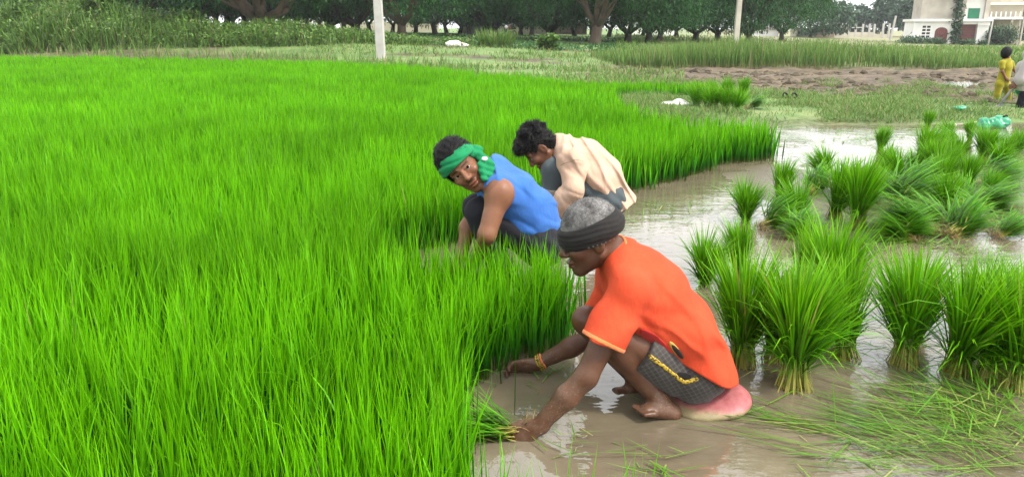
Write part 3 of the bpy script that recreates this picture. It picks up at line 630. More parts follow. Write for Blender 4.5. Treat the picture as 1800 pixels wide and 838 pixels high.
bush('shrub', 'leafy garden shrub under the porch roof of the tower house', wl(10.0, -0.2, 0.0), 1.7, 2.3, 240, (0.4, 0.15), 'creeper', group='shrubs by the tower house')

# ---- far village structures
def frame_ruin():
    p = GT(1516, 140); o = thing('unfinished_building', 'unfinished row of bare concrete columns with low walls before the far trees', 'building', (p[0] - 4.0, p[1], p[2]))
    for k, x in enumerate((0, 1.4, 2.6, 3.9, 5.1, 6.0, 7.6, 8.7)):
        mb = MB(); mb.box(x, x + 0.3, 0, 0.3, -0.4, 2.2 + 0.25 * hash2(k, 1)); mb.build('column', M['concrete'], o)
    mb = MB(); mb.box(0.3, 6, 0.05, 0.22, -0.4, 0.9); mb.box(6.3, 8.7, 0.05, 0.22, -0.4, 0.55); mb.build('low_wall', M['cream_wall'], o)
    mb = MB(); mb.box(-0.1, 4.2, 0.02, 0.28, 1.62, 1.8); mb.build('beam', M['concrete'], o)
frame_ruin()
def hut(label, px, t, w_, hh, d, mat, roof, wins, dz=0):
    p = GT(px, t); o = thing('village_hut', label, 'house', (p[0], p[1], p[2] + dz), group='far village houses')
    mb = MB(); mb.box(0, w_, 0, d, -0.5, hh); mb.build('wall', M[mat], o)
    mb = MB(); mb.prism([(-0.2, hh + 0.003), (w_ + 0.2, hh + 0.003), (w_ + 0.05, hh + 0.35), (0.05, hh + 0.35)], -0.3, d + 0.3); mb.build('roof', M[roof], o)
    for x, w2 in wins:
        mb = MB(); mb.box(x, x + w2, -0.02, -0.004, 0.35, min(hh - 0.2, 1.6)); mb.build('window', M['dark'], o)
    return o
hut('low cream house beside the orchard end in the far field', 1401, 125, 2.8, 1.05, 3, 'cream_wall', 'tan_wall', [(0.2, 0.5), (1.7, 0.3)])
hut('long low brownish brick house joined to the far cream one', 1432, 125, 3.2, 1.3, 3, 'brick', 'tan_wall', [(0.2, 0.25), (1.1, 0.25), (2.2, 0.3)])
hut('grey plaster far house between the brick one and bare columns', 1465, 130, 2.0, 1.25, 3, 'tan_wall', 'brick', [(0.3, 0.25), (1.0, 0.25)])
hut('pale far hut glimpsed under the paler orchard tree crowns', 1330, 120, 3.4, 1.0, 3, 'white_wall', 'tan_wall', [(0.6, 0.4)])
def far_wall(label, px0, px1, t, hh, mat):
    p, q = GT(px0, t), GT(px1, t); o = MB(); o.box(0, q[0] - p[0], 0, 0.25, -0.6, hh); o.box(-0.1, 0.2, -0.06, 0.31, -0.6, hh + 0.12); o.box(q[0] - p[0] - 0.2, q[0] - p[0] + 0.1, -0.06, 0.31, -0.6, hh + 0.12)
    o = o.build('boundary_wall', M[mat]); o.location = tuple(p); tag(o, label, 'wall', 'boundary walls behind the orchard')
far_wall('bright pale wall seen through trunks behind the grass clump', 812, 905, 96, 2.0, 'white_wall')
far_wall('cream wall stretch seen between the trunks beyond the round bush', 907, 962, 97, 1.6, 'cream_wall')
far_wall('reddish brick wall seen between dark trunks near the sunlit tree', 966, 1030, 98, 1.6, 'brick')
far_wall('pale wall glimpsed low behind the tall grass belt trunks', 1100, 1190, 104, 1.3, 'white_wall')
far_wall('pale wall far behind the white pole and forked tree', 600, 770, 104, 1.1, 'cream_wall')
far_wall('whitish wall glimpsed beside the massive old tree stems', 480, 572, 104, 1.0, 'white_wall')

# ---- mid-distance things
bush('leafy_bush', 'round bright leafy bush on the grass before the dark trunks', GT(966, 33), 0.46, 0.62, 70, (0.17, 0.12), 'weed', group=None)
def clump(name, label, p, n, R, H, W, mat='reed', cat='grass clump', group=None, lean=0.25):
    o = thing(name, label, cat, p, group=group); a = rng.uniform(0, 6.28, n); q = R * 0.5 * np.sqrt(rng.random(n))
    B = np.stack([q * np.cos(a), q * np.sin(a), np.full(n, -0.03)], 1)
    blades_obj('leaves', [blade_arrays(B, a + rng.normal(0, .5, n), np.abs(rng.normal(lean, 0.2, n)), H * rng.uniform(0.5, 1.15, n), W, rng.uniform(0, 0.9, n), 3, 0.6)], M[mat], o); return o
clump('grass_clump', 'bright green tall grass clump on the orchard edge', GT(872, 34), 500, 1.5, 0.85, 0.035)
clump('grass_clump', 'small tuft of grass at the orchard edge by the forked tree', GT(735, 33), 200, 1.5, 0.4, 0.035)
RG = 'tall clumps on the orchard bank'
clump('reed_clump', 'tallest feathery reed clump on the bank', GT(130, 34), 420, 1.2, 1.75, 0.04, group=RG)
clump('reed_clump', 'reed clump with yellow stalks at the bank end', GT(12, 34), 380, 1.2, 1.5, 0.04, group=RG)
clump('reed_clump', 'loose arching reed clump midway along the bank', GT(250, 33.5), 360, 1.1, 1.05, 0.04, group=RG, lean=0.4)
clump('reed_clump', 'short reed clump below the massive old mango tree', GT(468, 33.5), 260, 1.0, 0.7, 0.04, group=RG)
bush('leafy_weed', 'broad-leaved green weed between the reed clumps on the bank', GT(178, 33.5), 0.9, 1.45, 130, (0.28, 0.13), 'weed', 'bush', RG)
bush('leafy_weed', 'dark leafy weed mound on the bank near its end', GT(62, 33.5), 1.0, 1.2, 130, (0.2, 0.1), 'weed', 'bush', RG)
bush('leafy_weed', 'low dark weed mound before the grey-stemmed mango tree', GT(325, 33.5), 0.9, 0.8, 120, (0.2, 0.1), 'weed', 'bush', RG)

# ================================================================== SEEDLING BUNDLES
def make_upright(seed, nl=330, ns=130, tie_h=0.115, fan=0.34, bias=(0.0, 0.0)):
    o = thing('seedling_bundle', 'x', 'seedling bundle')
    a = rng.uniform(0, 6.28, ns); q = 0.040 * np.sqrt(rng.random(ns))
    top = np.stack([q * 0.75 * np.cos(a), q * 0.75 * np.sin(a)], 1); bot = top * 1.9 + rng.normal(0, 0.014, (ns, 2))
    L = np.hypot(np.hypot(*(bot - top).T), tie_h + 0.03); lean = np.arctan2(np.hypot(*(top - bot).T), tie_h + 0.03); az = np.arctan2(top[:, 1] - bot[:, 1], top[:, 0] - bot[:, 0])
    blades_obj('stems', [blade_arrays(np.c_[bot, np.full(ns, -0.015)], az, lean + rng.normal(0, 0.05, ns), L * rng.uniform(0.85, 1.25, ns), 0.0052, rng.normal(-0.1, 0.15, ns), 3, 0.8, prof=(1, .9, .8))], M['stem'], o)
    a = rng.uniform(0, 6.28, nl); q = 0.036 * np.sqrt(rng.random(nl)); u = rng.random(nl)
    B = np.stack([q * np.cos(a), q * np.sin(a), tie_h + rng.uniform(-0.05, 0.10, nl)], 1)
    lean = np.abs(q / 0.036 * fan * rng.uniform(0.5, 1.1, nl)); bend = np.abs(rng.normal(0.18, 0.2, nl)) + 0.25 * (q / 0.036) * u
    wild = rng.random(nl) < 0.10; bend = np.where(wild, bend + rng.uniform(0.5, 1.5, nl), bend); lean = np.where(wild, lean + 0.2, lean)
    Ln = 0.38 * rng.uniform(0.55, 1.12, nl); a = a + rng.normal(0, 0.4, nl); lx, ly = lean * np.cos(a) + bias[0], lean * np.sin(a) + bias[1]; a, lean = np.arctan2(ly, lx), np.hypot(lx, ly)
    p1 = blade_arrays(B, a, lean, Ln, 0.0085 * rng.uniform(0.7, 1.25, nl), bend, 4, 0.9)
    nd = 60; a = rng.uniform(0, 6.28, nd); B = np.stack([0.035 * np.cos(a), 0.035 * np.sin(a), tie_h + rng.uniform(-0.07, 0.04, nd)], 1)
    p2 = blade_arrays(B, a + rng.normal(0, 0.3, nd), rng.uniform(0.7, 1.3, nd), rng.uniform(0.10, 0.22, nd), 0.006, rng.uniform(0.4, 1.3, nd), 3, 0.5)
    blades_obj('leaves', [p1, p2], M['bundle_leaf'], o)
    mb = MB(); P = []
    for k in range(46):
        t = k / 45; aa = t * 2 * pi * 2.2; P.append((0.0385 * cos(aa), 0.0385 * sin(aa), tie_h - 0.008 + 0.018 * t + 0.004 * sin(3 * aa)))
    mb.tube(P, 0.0022, 5); mb.tube([P[-1], (0.07, 0.02, tie_h - 0.01), (0.085, 0.035, tie_h - 0.05)], [0.003, 0.0026, 0.001], 5); mb.build('tie', M['straw_tie'], o, True)
    return o
def make_fallen(seed, nl=260, spread=0.42, heap=0.09):
    """lying bundle, roots at the origin, leaves towards +X"""
    o = thing('seedling_bundle', 'x', 'seedling bundle')
    ns = 110; y = rng.normal(0, 0.035, ns); z = np.abs(rng.normal(0.03, 0.03, ns)) + 0.005
    blades_obj('stems', [blade_arrays(np.stack([rng.normal(0, 0.015, ns), y, z], 1), rng.normal(0, 0.12, ns), rng.uniform(1.2, 1.62, ns), 0.15, 0.0065, 0, 3, 0.4, prof=(1, .9, .8))], M['stem'], o)
    y = rng.normal(0, 0.045, nl); z = 0.02 + np.abs(rng.normal(0.0, heap, nl)) * 0.8; x = rng.uniform(0.05, 0.16, nl)
    az = rng.normal(0, spread * 0.5, nl) + y * 4
    blades_obj('leaves', [blade_arrays(np.stack([x, y, z], 1), az, rng.uniform(0.75, 1.35, nl), 0.40 * rng.uniform(0.6, 1.1, nl), 0.012, rng.uniform(0.2, 0.75, nl), 4, 0.5)], M['bundle_leaf'], o)
    nr = 170; B = np.stack([rng.normal(-0.035, 0.03, nr), rng.normal(0, 0.045, nr), np.abs(rng.normal(0.025, 0.025, nr))], 1)
    blades_obj('roots', [blade_arrays(B, rng.uniform(0, 6.28, nr), rng.uniform(0.4, 2.0, nr), rng.uniform(0.03, 0.09, nr), 0.006, rng.uniform(-1, 1.5, nr), 3, 0.8)], M['root'], o)
    return o
M['straw_tie'] = rough_mat('twisted_stalk', (0.12, 0.24, 0.03), (0.28, 0.34, 0.08), 60, 0.7, 0)
UP = [make_upright(1, 460, 170, 0.11, 0.42, (0.10, 0.05)), make_upright(2, 560, 190, 0.12, 0.52, (-0.08, -0.08)), make_upright(3, 400, 150, 0.095, 0.34, (0.06, -0.1))]
DN = [make_fallen(1), make_fallen(2, 300, 0.65, 0.12)]
SQ = make_upright(4, 480, 60, 0.05, 0.60, (0.2, -0.05))              # squat, base sunk in water
_used = set()
def bundle(px, py, hpx, kind, label, leanx=0.0, leany=0.0, rz=0.0, group=None, hold=1.0):
    src = {'u': UP[0], 'v': UP[1], 'w': UP[2], 's': SQ, 'd': DN[0], 'e': DN[1]}[kind]
    o = src if kind not in _used else copy_tree(src); _used.add(kind)
    p = G(px, py); gz = float(ground_z(np.array([p[0]]), np.array([p[1]]))[0]); p[2] = max(0, gz) - 0.005
    t = (p[1] * CP + (CAMH - p[2]) * SP)
    o.location = tuple(p); o['label'] = label; o['group'] = group or 'pulled rice seedling bundles'
    if kind in 'de':                                   # hpx: length in the picture, rz: heading of the leaves (0 = to the right)
        s = hpx / (FPX / t) / 0.50; o.rotation_euler = (0, 0, rz)
    else:
        s = hpx / (FPX / t) / 0.50; o.rotation_euler = (radians(leany), radians(leanx), rz)
    if group and group.startswith(('bundles dumped',)): s *= 1.22
    if group and group.startswith('upright bundles'): s *= 0.95; hold = hold * 1.08
    s = min(max(s, 0.55), 1.6); o.scale = (s * hold, s * hold, s)
    return o
R_ = 'upright bundles in the near row'
bundle(1303, 640, 215, 'u', 'upright tied bundle directly behind the back of the orange shirt', -2, 0, 0.3, R_)
bundle(1360, 632, 190, 'w', 'darker slim bundle half hidden between the two biggest near bundles', -4, 0, 1.3, R_)
bundle(1397, 680, 232, 'v', 'foremost bundle with wide bright leaves and flared pale yellow foot', 5, 2, 2.0, R_)
bundle(1484, 628, 200, 'w', 'slim bundle leaning beside the foremost wide bundle', 8, -4, 3.0, R_)
bundle(1588, 640, 205, 'v', 'lone upright bundle with open water on both sides and splayed foot', -7, 0, 4.1, R_)
bundle(1678, 655, 205, 'u', 'big spreading bundle with dark inner leaves left of the edge cluster', 8, 2, 5.2, R_, 1.15)
bundle(1737, 668, 215, 'w', 'narrow bundle squeezed between the spreading one and the edge one', 5, 0, 0.9, R_)
bundle(1787, 682, 215, 'v', 'pale footed bundle cut by the picture edge', 2, 2, 2.6, R_)
S_ = 'bundles in the second row'
bundle(1240, 500, 112, 's', 'dark rounded bundle leaning out over open water near the orange back', -8, 0, 0.3, S_)
bundle(1300, 490, 105, 'u', 'bundle tucked just behind the dark rounded one', 6, 0, 1.8, S_)
bundle(1455, 560, 175, 'v', 'tall light green bundle standing behind the foremost wide one', 2, 0, 0.6, S_)
bundle(1415, 520, 130, 'u', 'short bundle wedged behind the tall light green one', -8, 0, 4.0, S_)
bundle(1612, 560, 130, 'u', 'bundle peeking out behind the lone upright bundle with splayed foot', 8, -6, 3.4, S_)
bundle(1722, 590, 140, 'v', 'bundle showing its tips between the spreading and narrow bundles', 3, 0, 1.1, S_)
bundle(1790, 590, 130, 'u', 'rear bundle behind the pale footed edge bundle', 0, 0, 2.2, S_)
H_ = 'bundles dumped in the middle heap'
bundle(1312, 388, 72, 's', 'outermost heap bundle tilting over the glaring water', -14, 4, 0.2, H_)
bundle(1370, 362, 70, 'w', 'trim upright bundle at the water side of the heap', 2, 0, 1.4, H_)
bundle(1340, 402, 70, 'e', 'fallen bundle lying before the tilted outermost one', rz=0.35, group=H_)
bundle(1405, 395, 78, 's', 'thick bundle leaning against the upright ones at heap front', 18, 8, 2.2, H_, 1.15)
bundle(1452, 318, 55, 's', 'broad bushy bundle at the heap edge against bright water', 10, 0, 2.9, H_, 1.1)
bundle(1425, 345, 60, 'e', 'fallen bundle below the broad bushy one', rz=0.9, group=H_)
bundle(1465, 385, 85, 'u', 'full bundle leaning on the tie-waisted one', 12, 0, 5.0, H_, 1.1)
bundle(1506, 402, 105, 'w', 'tie-waisted dark bundle with a flared straw foot in the heap', -2, 0, 0.7, H_, 1.1)
bundle(1546, 268, 40, 'w', 'lone slim bundle standing out in the bright far water', -6, 0, 1.9, H_, 1.1)
bundle(1578, 325, 62, 's', 'round fresh bundle just nearer than the lone slim one', 10, 0, 3.3, H_)
bundle(1622, 292, 60, 'u', 'yellow-green bundle with tips level with the lone slim one', -5, 0, 4.4, H_)
bundle(1655, 335, 62, 's', 'fluffy bundle in the heap centre touching a dark upright one', -8, 0, 0.1, H_)
bundle(1695, 342, 62, 'w', 'dark upright bundle in the heap centre with open water behind', 3, 0, 1.1, H_)
bundle(1640, 318, 60, 'u', 'bundle sunk between the yellow-green and fluffy ones', 4, 0, 2.0, H_)
bundle(1660, 372, 66, 's', 'bundle leaning away over the fallen ones at heap middle', -26, 0, 0.9, H_)
bundle(1640, 412, 100, 'd', 'fallen bundle with brown roots and leaves flung toward the orange man', rz=pi - 0.1, group=H_)
bundle(1560, 372, 95, 'e', 'flat fallen bundle pointing from the tie-waisted one into the heap', rz=0.25, group=H_)
bundle(1622, 372, 85, 'd', 'fallen bundle crossing under the leaning heap bundle', rz=pi - 0.5, group=H_)
bundle(1672, 418, 85, 'e', 'thick fallen bundle rising toward a heap of tan roots', rz=0.55, group=H_)
bundle(1668, 402, 72, 'd', 'fallen bundle pointing up the heap beside the thick one', rz=2.2, group=H_)
bundle(1752, 418, 60, 'd', 'fallen bundle with a big tan root mass at the pool edge', rz=0.3, group=H_)
bundle(1712, 372, 70, 'd', 'dark flattened bundle lying past the heap centre', rz=-0.1, group=H_)
bundle(1716, 330, 70, 'e', 'sprawled fallen bundle behind the dark upright one', rz=-0.35, group=H_)
bundle(1745, 318, 50, 'd', 'small fallen bundle lying by the wet grass', rz=0.1, group=H_)
bundle(1590, 355, 60, 'd', 'fallen bundle at the foot of the round fresh one', rz=2.7, group=H_)
bundle(1540, 405, 60, 'd', 'fallen bundle with tan roots against the tie-waisted foot', rz=0.2, group=H_)
bundle(1480, 352, 70, 's', 'heap bundle right behind the full leaning one', 14, 0, 0.4, H_)
bundle(1392, 420, 62, 'e', 'fallen bundle along the front of the heap below the thick leaning one', rz=0.7, group=H_)
bundle(1440, 425, 62, 'd', 'fallen bundle at heap front touching the tall light green one', rz=2.5, group=H_)
bundle(1600, 335, 60, 'e', 'fallen bundle between the round fresh one and the fluffy one', rz=0.5, group=H_)
bundle(1688, 372, 64, 'e', 'fallen bundle at the foot of the dark upright heap bundle', rz=1.2, group=H_)
bundle(1570, 420, 70, 'e', 'fallen bundle spread along the near rim of the heap', rz=0.15, group=H_)
bundle(1605, 425, 66, 'd', 'fallen bundle overlapping the near rim of the heap', rz=2.9, group=H_)
bundle(1735, 395, 62, 'e', 'fallen bundle slumped over the tan root mass', rz=2.5, group=H_)
bundle(1780, 372, 56, 'd', 'fallen bundle lying by the pale puddle at the picture edge', rz=2.8, group=H_)
bundle(1532, 352, 58, 's', 'slumped heap bundle behind the tie-waisted one', 24, 10, 3.6, H_)
bundle(1562, 300, 46, 's', 'shaggy heap bundle below the lone slim one', -10, 6, 5.0, H_)
bundle(1600, 312, 50, 's', 'shaggy heap bundle leaning on the yellow-green one', -22, 0, 2.6, H_)
bundle(1668, 300, 50, 's', 'shaggy bundle at the far side of the heap', 14, 0, 1.2, H_)
bundle(1730, 348, 52, 's', 'shaggy low bundle beyond the dark upright one', 28, 0, 0.5, H_)
B_ = 'bundles resting along the grassy bund'
bundle(1630, 226, 34, 'w', 'small dark bundle alone on the bund grass', -2, 0, 0.2, B_, 1.2)
bundle(1668, 250, 46, 's', 'bushy bundle on the bund next to the small dark one', 12, 0, 1.9, B_)
bundle(1690, 262, 50, 'e', 'drooping bundle on the bund between two bushy ones', rz=2.6, group=B_)
bundle(1728, 284, 62, 'v', 'wide fan bundle with pale stalks below the green plastic sack', 0, 0, 3.1, B_, 1.25)
bundle(1768, 274, 48, 's', 'bundle beside the wide fan one below the squatting tool holder', 12, 0, 4.2, B_)
bundle(1705, 250, 40, 'u', 'bundle behind the wide fan one near the pale handle', -12, 0, 5.2, B_)
bundle(1790, 294, 34, 'e', 'low dark bundle slumped at the picture edge by the wet grass', rz=2.9, group=B_)
bundle(1650, 268, 50, 's', 'shaggy mound bundle where the bund meets the water', 10, 0, 0.6, B_, 1.25)
bundle(1680, 282, 52, 's', 'shaggy mound bundle leaning on its neighbour by the bund', -16, 0, 3.0, B_, 1.25)
bundle(1752, 292, 54, 's', 'shaggy bundle just nearer than the wide fan one', 16, 0, 4.6, B_, 1.2)
bundle(1788, 268, 46, 's', 'shaggy bundle at the picture edge under the green sack', -8, 0, 1.5, B_, 1.2)
F_ = 'bundles stacked by the far strip of rice'
for i, (px, py, L_, rz, lab) in enumerate([(1222, 199, 40, 2.2, 'slanting far bundle at the white sheet end of its stack'), (1240, 201, 44, 2.2, 'second slanting far bundle from the white sheet'), (1256, 203, 46, 2.25, 'slanting far bundle at the middle of its stack'),
                                         (1272, 205, 46, 2.3, 'slanting far bundle before the darkest upright one'), (1290, 206, 46, 2.3, 'last slanting far bundle before the flat one')]):
    bundle(px, py, 44, 's', lab, -26 + 3 * (px % 5), 6, rz * 3 + px, F_, 1.3)
bundle(1275, 183, 40, 's', 'darkest upright bundle behind the slanting far stack', -4, 0, 0.3, F_)
bundle(1303, 184, 36, 'w', 'slim upright bundle beside the darkest far one', 3, 0, 1.2, F_, 1.3)
bundle(1250, 185, 38, 's', 'far bundle standing behind the slanting stack middle', 0, 0, 2.2, F_)
bundle(1222, 186, 36, 's', 'far bundle rising just behind the white sheet', 0, 0, 3.2, F_)
bundle(1312, 204, 42, 'd', 'flat far bundle lying toward the black sandals', rz=0.1, group=F_)
# ---- bunch in the man's near hand
n = 120; hb = Q(893, 757, 2.43)
o = thing('seedling_bunch', 'fresh bunch of seedlings gripped in the near hand of the orange man', 'seedling bunch', hb)
a = rng.normal(0, 0.02, (n, 3)); az = rng.normal(pi - 0.25, 0.35, n)
blades_obj('leaves', [blade_arrays(a + [-0.01, 0, 0.0], az, rng.uniform(0.9, 1.6, n), rng.uniform(0.14, 0.26, n), 0.0065, rng.uniform(0.0, 0.5, n), 4, 0.5)], M['bundle_leaf'], o)
n = 50; blades_obj('stems', [blade_arrays(rng.normal(0, 0.012, (n, 3)) + [0.02, 0.0, 0.0], rng.normal(pi, 0.2, n), rng.uniform(1.3, 1.7, n), 0.07, 0.006, 0, 3, 0.5, prof=(1, .9, .8))], M['stem'], o)
n = 40; blades_obj('roots', [blade_arrays(rng.normal(0, 0.012, (n, 3)) + [0.055, 0.015, 0.015], rng.normal(0.3, 0.6, n), rng.uniform(0.3, 1.2, n), 0.06, 0.004, 0.6, 3, 0.5)], M['root'], o)

# ---- loose blades floating on the water (uncountable)
pa = []
def floaters(n, poly_px, az0, azs, L=(0.12, 0.40), W=0.0056, zmax=0.02, thr=(0.42, 0.66)):
    P = np.array([G(*q)[:2] for q in poly_px]); lo, hi = P.min(0), P.max(0)
    xs = rng.uniform(lo[0], hi[0], n * 3); ys = rng.uniform(lo[1], hi[1], n * 3); k = in_poly(xs, ys, [tuple(q) for q in P]); xs, ys = xs[k], ys[k]
    d = fbm(xs * 3, ys * 3, 61); k = rng.random(len(xs)) < sstep(*thr, d); xs, ys = xs[k][:n], ys[k][:n]; m_ = len(xs)
    gz = np.maximum(0, ground_z(xs, ys))
    flow = (fbm(xs * 1.6, ys * 1.6, 63) - 0.5) * 3.0
    pa.append(blade_arrays(np.stack([xs, ys, gz + rng.uniform(0.004, zmax, m_)], 1), az0 + flow + rng.normal(0, azs, m_) + np.where(rng.random(m_) < 0.25, pi, 0), rng.uniform(1.50, 1.575, m_), rng.uniform(*L, m_), W * rng.uniform(0.6, 1.2, m_), rng.uniform(-0.1, 0.06, m_), 4, 0.3))
floaters(90, [(1340, 650), (1800, 690), (1800, 838), (1420, 838), (1290, 720)], 2.8, 0.5)
floaters(190, [(1560, 700), (1800, 690), (1800, 838), (1560, 838)], 2.7, 0.6, zmax=0.03, thr=(0.2, 0.5))
floaters(420, [(1000, 420), (1300, 300), (1800, 420), (1800, 838), (860, 838), (860, 700)], 0, 3, L=(0.012, 0.06), W=0.004, zmax=0.006, thr=(0.3, 0.6))
floaters(150, [(1640, 690), (1800, 690), (1800, 838), (1690, 838)], 2.2, 0.8, zmax=0.05, thr=(0.2, 0.5))
floaters(60, [(1330, 735), (1640, 720), (1660, 800), (1420, 770)], 2.75, 0.18)
floaters(90, [(1150, 700), (1340, 780), (1250, 838), (1130, 838)], 2.6, 0.9, L=(0.06, 0.22))
floaters(900, [(1480, 420), (1800, 400), (1800, 450), (1700, 470), (1480, 465)], 0.1, 0.5)
floaters(1500, [(1290, 400), (1480, 330), (1800, 300), (1800, 440), (1500, 440), (1400, 420)], 0.2, 0.9, W=0.010, zmax=0.04)
floaters(900, [(1480, 300), (1800, 285), (1800, 340), (1500, 340)], 0.2, 0.9, W=0.012, zmax=0.03)
floaters(160, [(1090, 380), (1300, 310), (1340, 330), (1180, 420)], 0.3, 0.8, L=(0.08, 0.3), W=0.008)
floaters(500, [(1330, 215), (1640, 215), (1560, 262), (1360, 258)], 0.1, 0.6, L=(0.1, 0.35), W=0.014)
floaters(1800, [(1560, 300), (1800, 262), (1800, 405), (1620, 405)], 0.3, 1.2, L=(0.08, 0.3), W=0.012, zmax=0.05, thr=(0.2, 0.5))
floaters(60, [(850, 690), (1000, 640), (1080, 760), (950, 838), (850, 838)], 2.2, 1.0, L=(0.05, 0.16), W=0.005)
tag(blades_obj('loose_seedlings', pa, M['straw']), 'loose seedling blades and straw strewn over the muddy water', 'loose straw', kind='stuff')

# ================================================================== PEOPLE
def nrm(v): v = np.asarray(v, float); return v / np.linalg.norm(v)
def cone(a, b, ra, rb, k=0.03, sq=None, op='u', end=None):
    """tapered limb; sq = (axis, factor): flattened (<1) or widened (>1) along axis"""
    return ('cone', np.asarray(a, float), np.asarray(b, float), ra, rb, k, sq, end, op)
def ell(c, r, k=0.02, R=None, op='u'):
    """R: rows are the local axes"""
    return ('ell', np.asarray(c, float), np.asarray(r, float), np.eye(3) if R is None else np.asarray(R, float), k, op)
def plane(p, n, k=0.005): return ('plane', np.asarray(p, float), nrm(n), k)      # keeps the side the normal points away from
def bounds(q):
    if q[0] == 'cone':
        r = max(q[3], q[4]) * max(1, q[6][1] if q[6] else 1) + q[5] + 0.012
        return np.minimum(q[1], q[2]) - r, np.maximum(q[1], q[2]) + r
    r = np.sqrt(((q[3].T * q[2]) ** 2).sum(1)) + q[4] + 0.012
    return q[1] - r, q[1] + r
def dist(q, X, Y, Z):
    if q[0] == 'cone':
        a, b, ra, rb, sq = q[1], q[2], q[3], q[4], q[6]
        px, py, pz = X - a[0], Y - a[1], Z - a[2]; e = b - a; L2 = max(e @ e, 1e-9)
        t = np.clip((px * e[0] + py * e[1] + pz * e[2]) / L2, 0, 1)
        dx, dy, dz = px - t * e[0], py - t * e[1], pz - t * e[2]
        if sq:
            ax = sq[0]; c = (dx * ax[0] + dy * ax[1] + dz * ax[2]) * (1 / sq[1] - 1); dx, dy, dz = dx + c * ax[0], dy + c * ax[1], dz + c * ax[2]
        d_ = np.sqrt(dx * dx + dy * dy + dz * dz) - (ra + (rb - ra) * t)
        if q[-2] == 'flat': d_ = np.maximum(d_, (px * e[0] + py * e[1] + pz * e[2]) / sqrt(L2) - sqrt(L2))
        return d_
    c, r, R = q[1], q[2], q[3]; px, py, pz = X - c[0], Y - c[1], Z - c[2]
    u = [px * R[i][0] + py * R[i][1] + pz * R[i][2] for i in range(3)]
    k0 = np.sqrt(sum((u[i] / r[i]) ** 2 for i in range(3))); k1 = np.sqrt(sum((u[i] / r[i] ** 2) ** 2 for i in range(3))) + 1e-9
    return k0 * (k0 - 1) / k1
def smin(a, b, k): h = np.clip(0.5 + 0.5 * (b - a) / k, 0, 1); return b * (1 - h) + a * h - k * h * (1 - h)
def sdf_mesh(prims, h, inflate=0.0, clip=(), shell=0.0, fold=None):
    """smooth union of limbs -> one closed surface. clip: list of planes / keep-ellipsoids applied last; shell: hollow thickness"""
    bb = [bounds(q) for q in prims if q[-1] == 'u' and q[0] != 'plane']
    pad = inflate + 3 * h; lo = np.min([b_[0] for b_ in bb], 0) - pad; hi = np.max([b_[1] for b_ in bb], 0) + pad
    n = np.ceil((hi - lo) / h).astype(int) + 1
    ax = [lo[i] + h * np.arange(n[i]) for i in range(3)]; F = np.full(n, 0.25, np.float32)
    for q in prims:
        if q[0] == 'plane':
            pl = lambda X, Y, Z: (X - q[1][0]) * q[2][0] + (Y - q[1][1]) * q[2][1] + (Z - q[1][2]) * q[2][2]
            F = -smin(-F, -(pl(ax[0][:, None, None], ax[1][None, :, None], ax[2][None, None, :]) + inflate), q[3]).astype(np.float32); continue
        b0, b1 = bounds(q); e = inflate + 0.03
        i0 = np.clip(np.floor((b0 - e - lo) / h).astype(int), 0, n - 1); i1 = np.clip(np.ceil((b1 + e - lo) / h).astype(int) + 1, 1, n)
        s = tuple(slice(i0[i], i1[i]) for i in range(3))
        X, Y, Z = ax[0][s[0]][:, None, None], ax[1][s[1]][None, :, None], ax[2][s[2]][None, None, :]
        d = dist(q, X, Y, Z); k = q[5] if q[0] == 'cone' else q[4]
        F[s] = smin(F[s], d, k) if q[-1] == 'u' else -smin(-F[s], d, k)
    F = F - inflate
    X, Y, Z = ax[0][:, None, None], ax[1][None, :, None], ax[2][None, None, :]
    if fold is not None: F = F + fold(X, Y, Z).astype(np.float32)
    if shell: F = np.maximum(F, -(F + shell))
    for c in clip:
        if c[0] == 'plane': F = -smin(-F, -((X - c[1][0]) * c[2][0] + (Y - c[1][1]) * c[2][1] + (Z - c[1][2]) * c[2][2]), c[3])
        else: F = np.maximum(F, dist(c, X, Y, Z) * (1 if c[-1] == 'u' else -1))
    F[0], F[-1], F[:, 0], F[:, -1], F[:, :, 0], F[:, :, -1] = (np.maximum(f, h) for f in (F[0], F[-1], F[:, 0], F[:, -1], F[:, :, 0], F[:, :, -1]))
    return nets(F, lo, h)
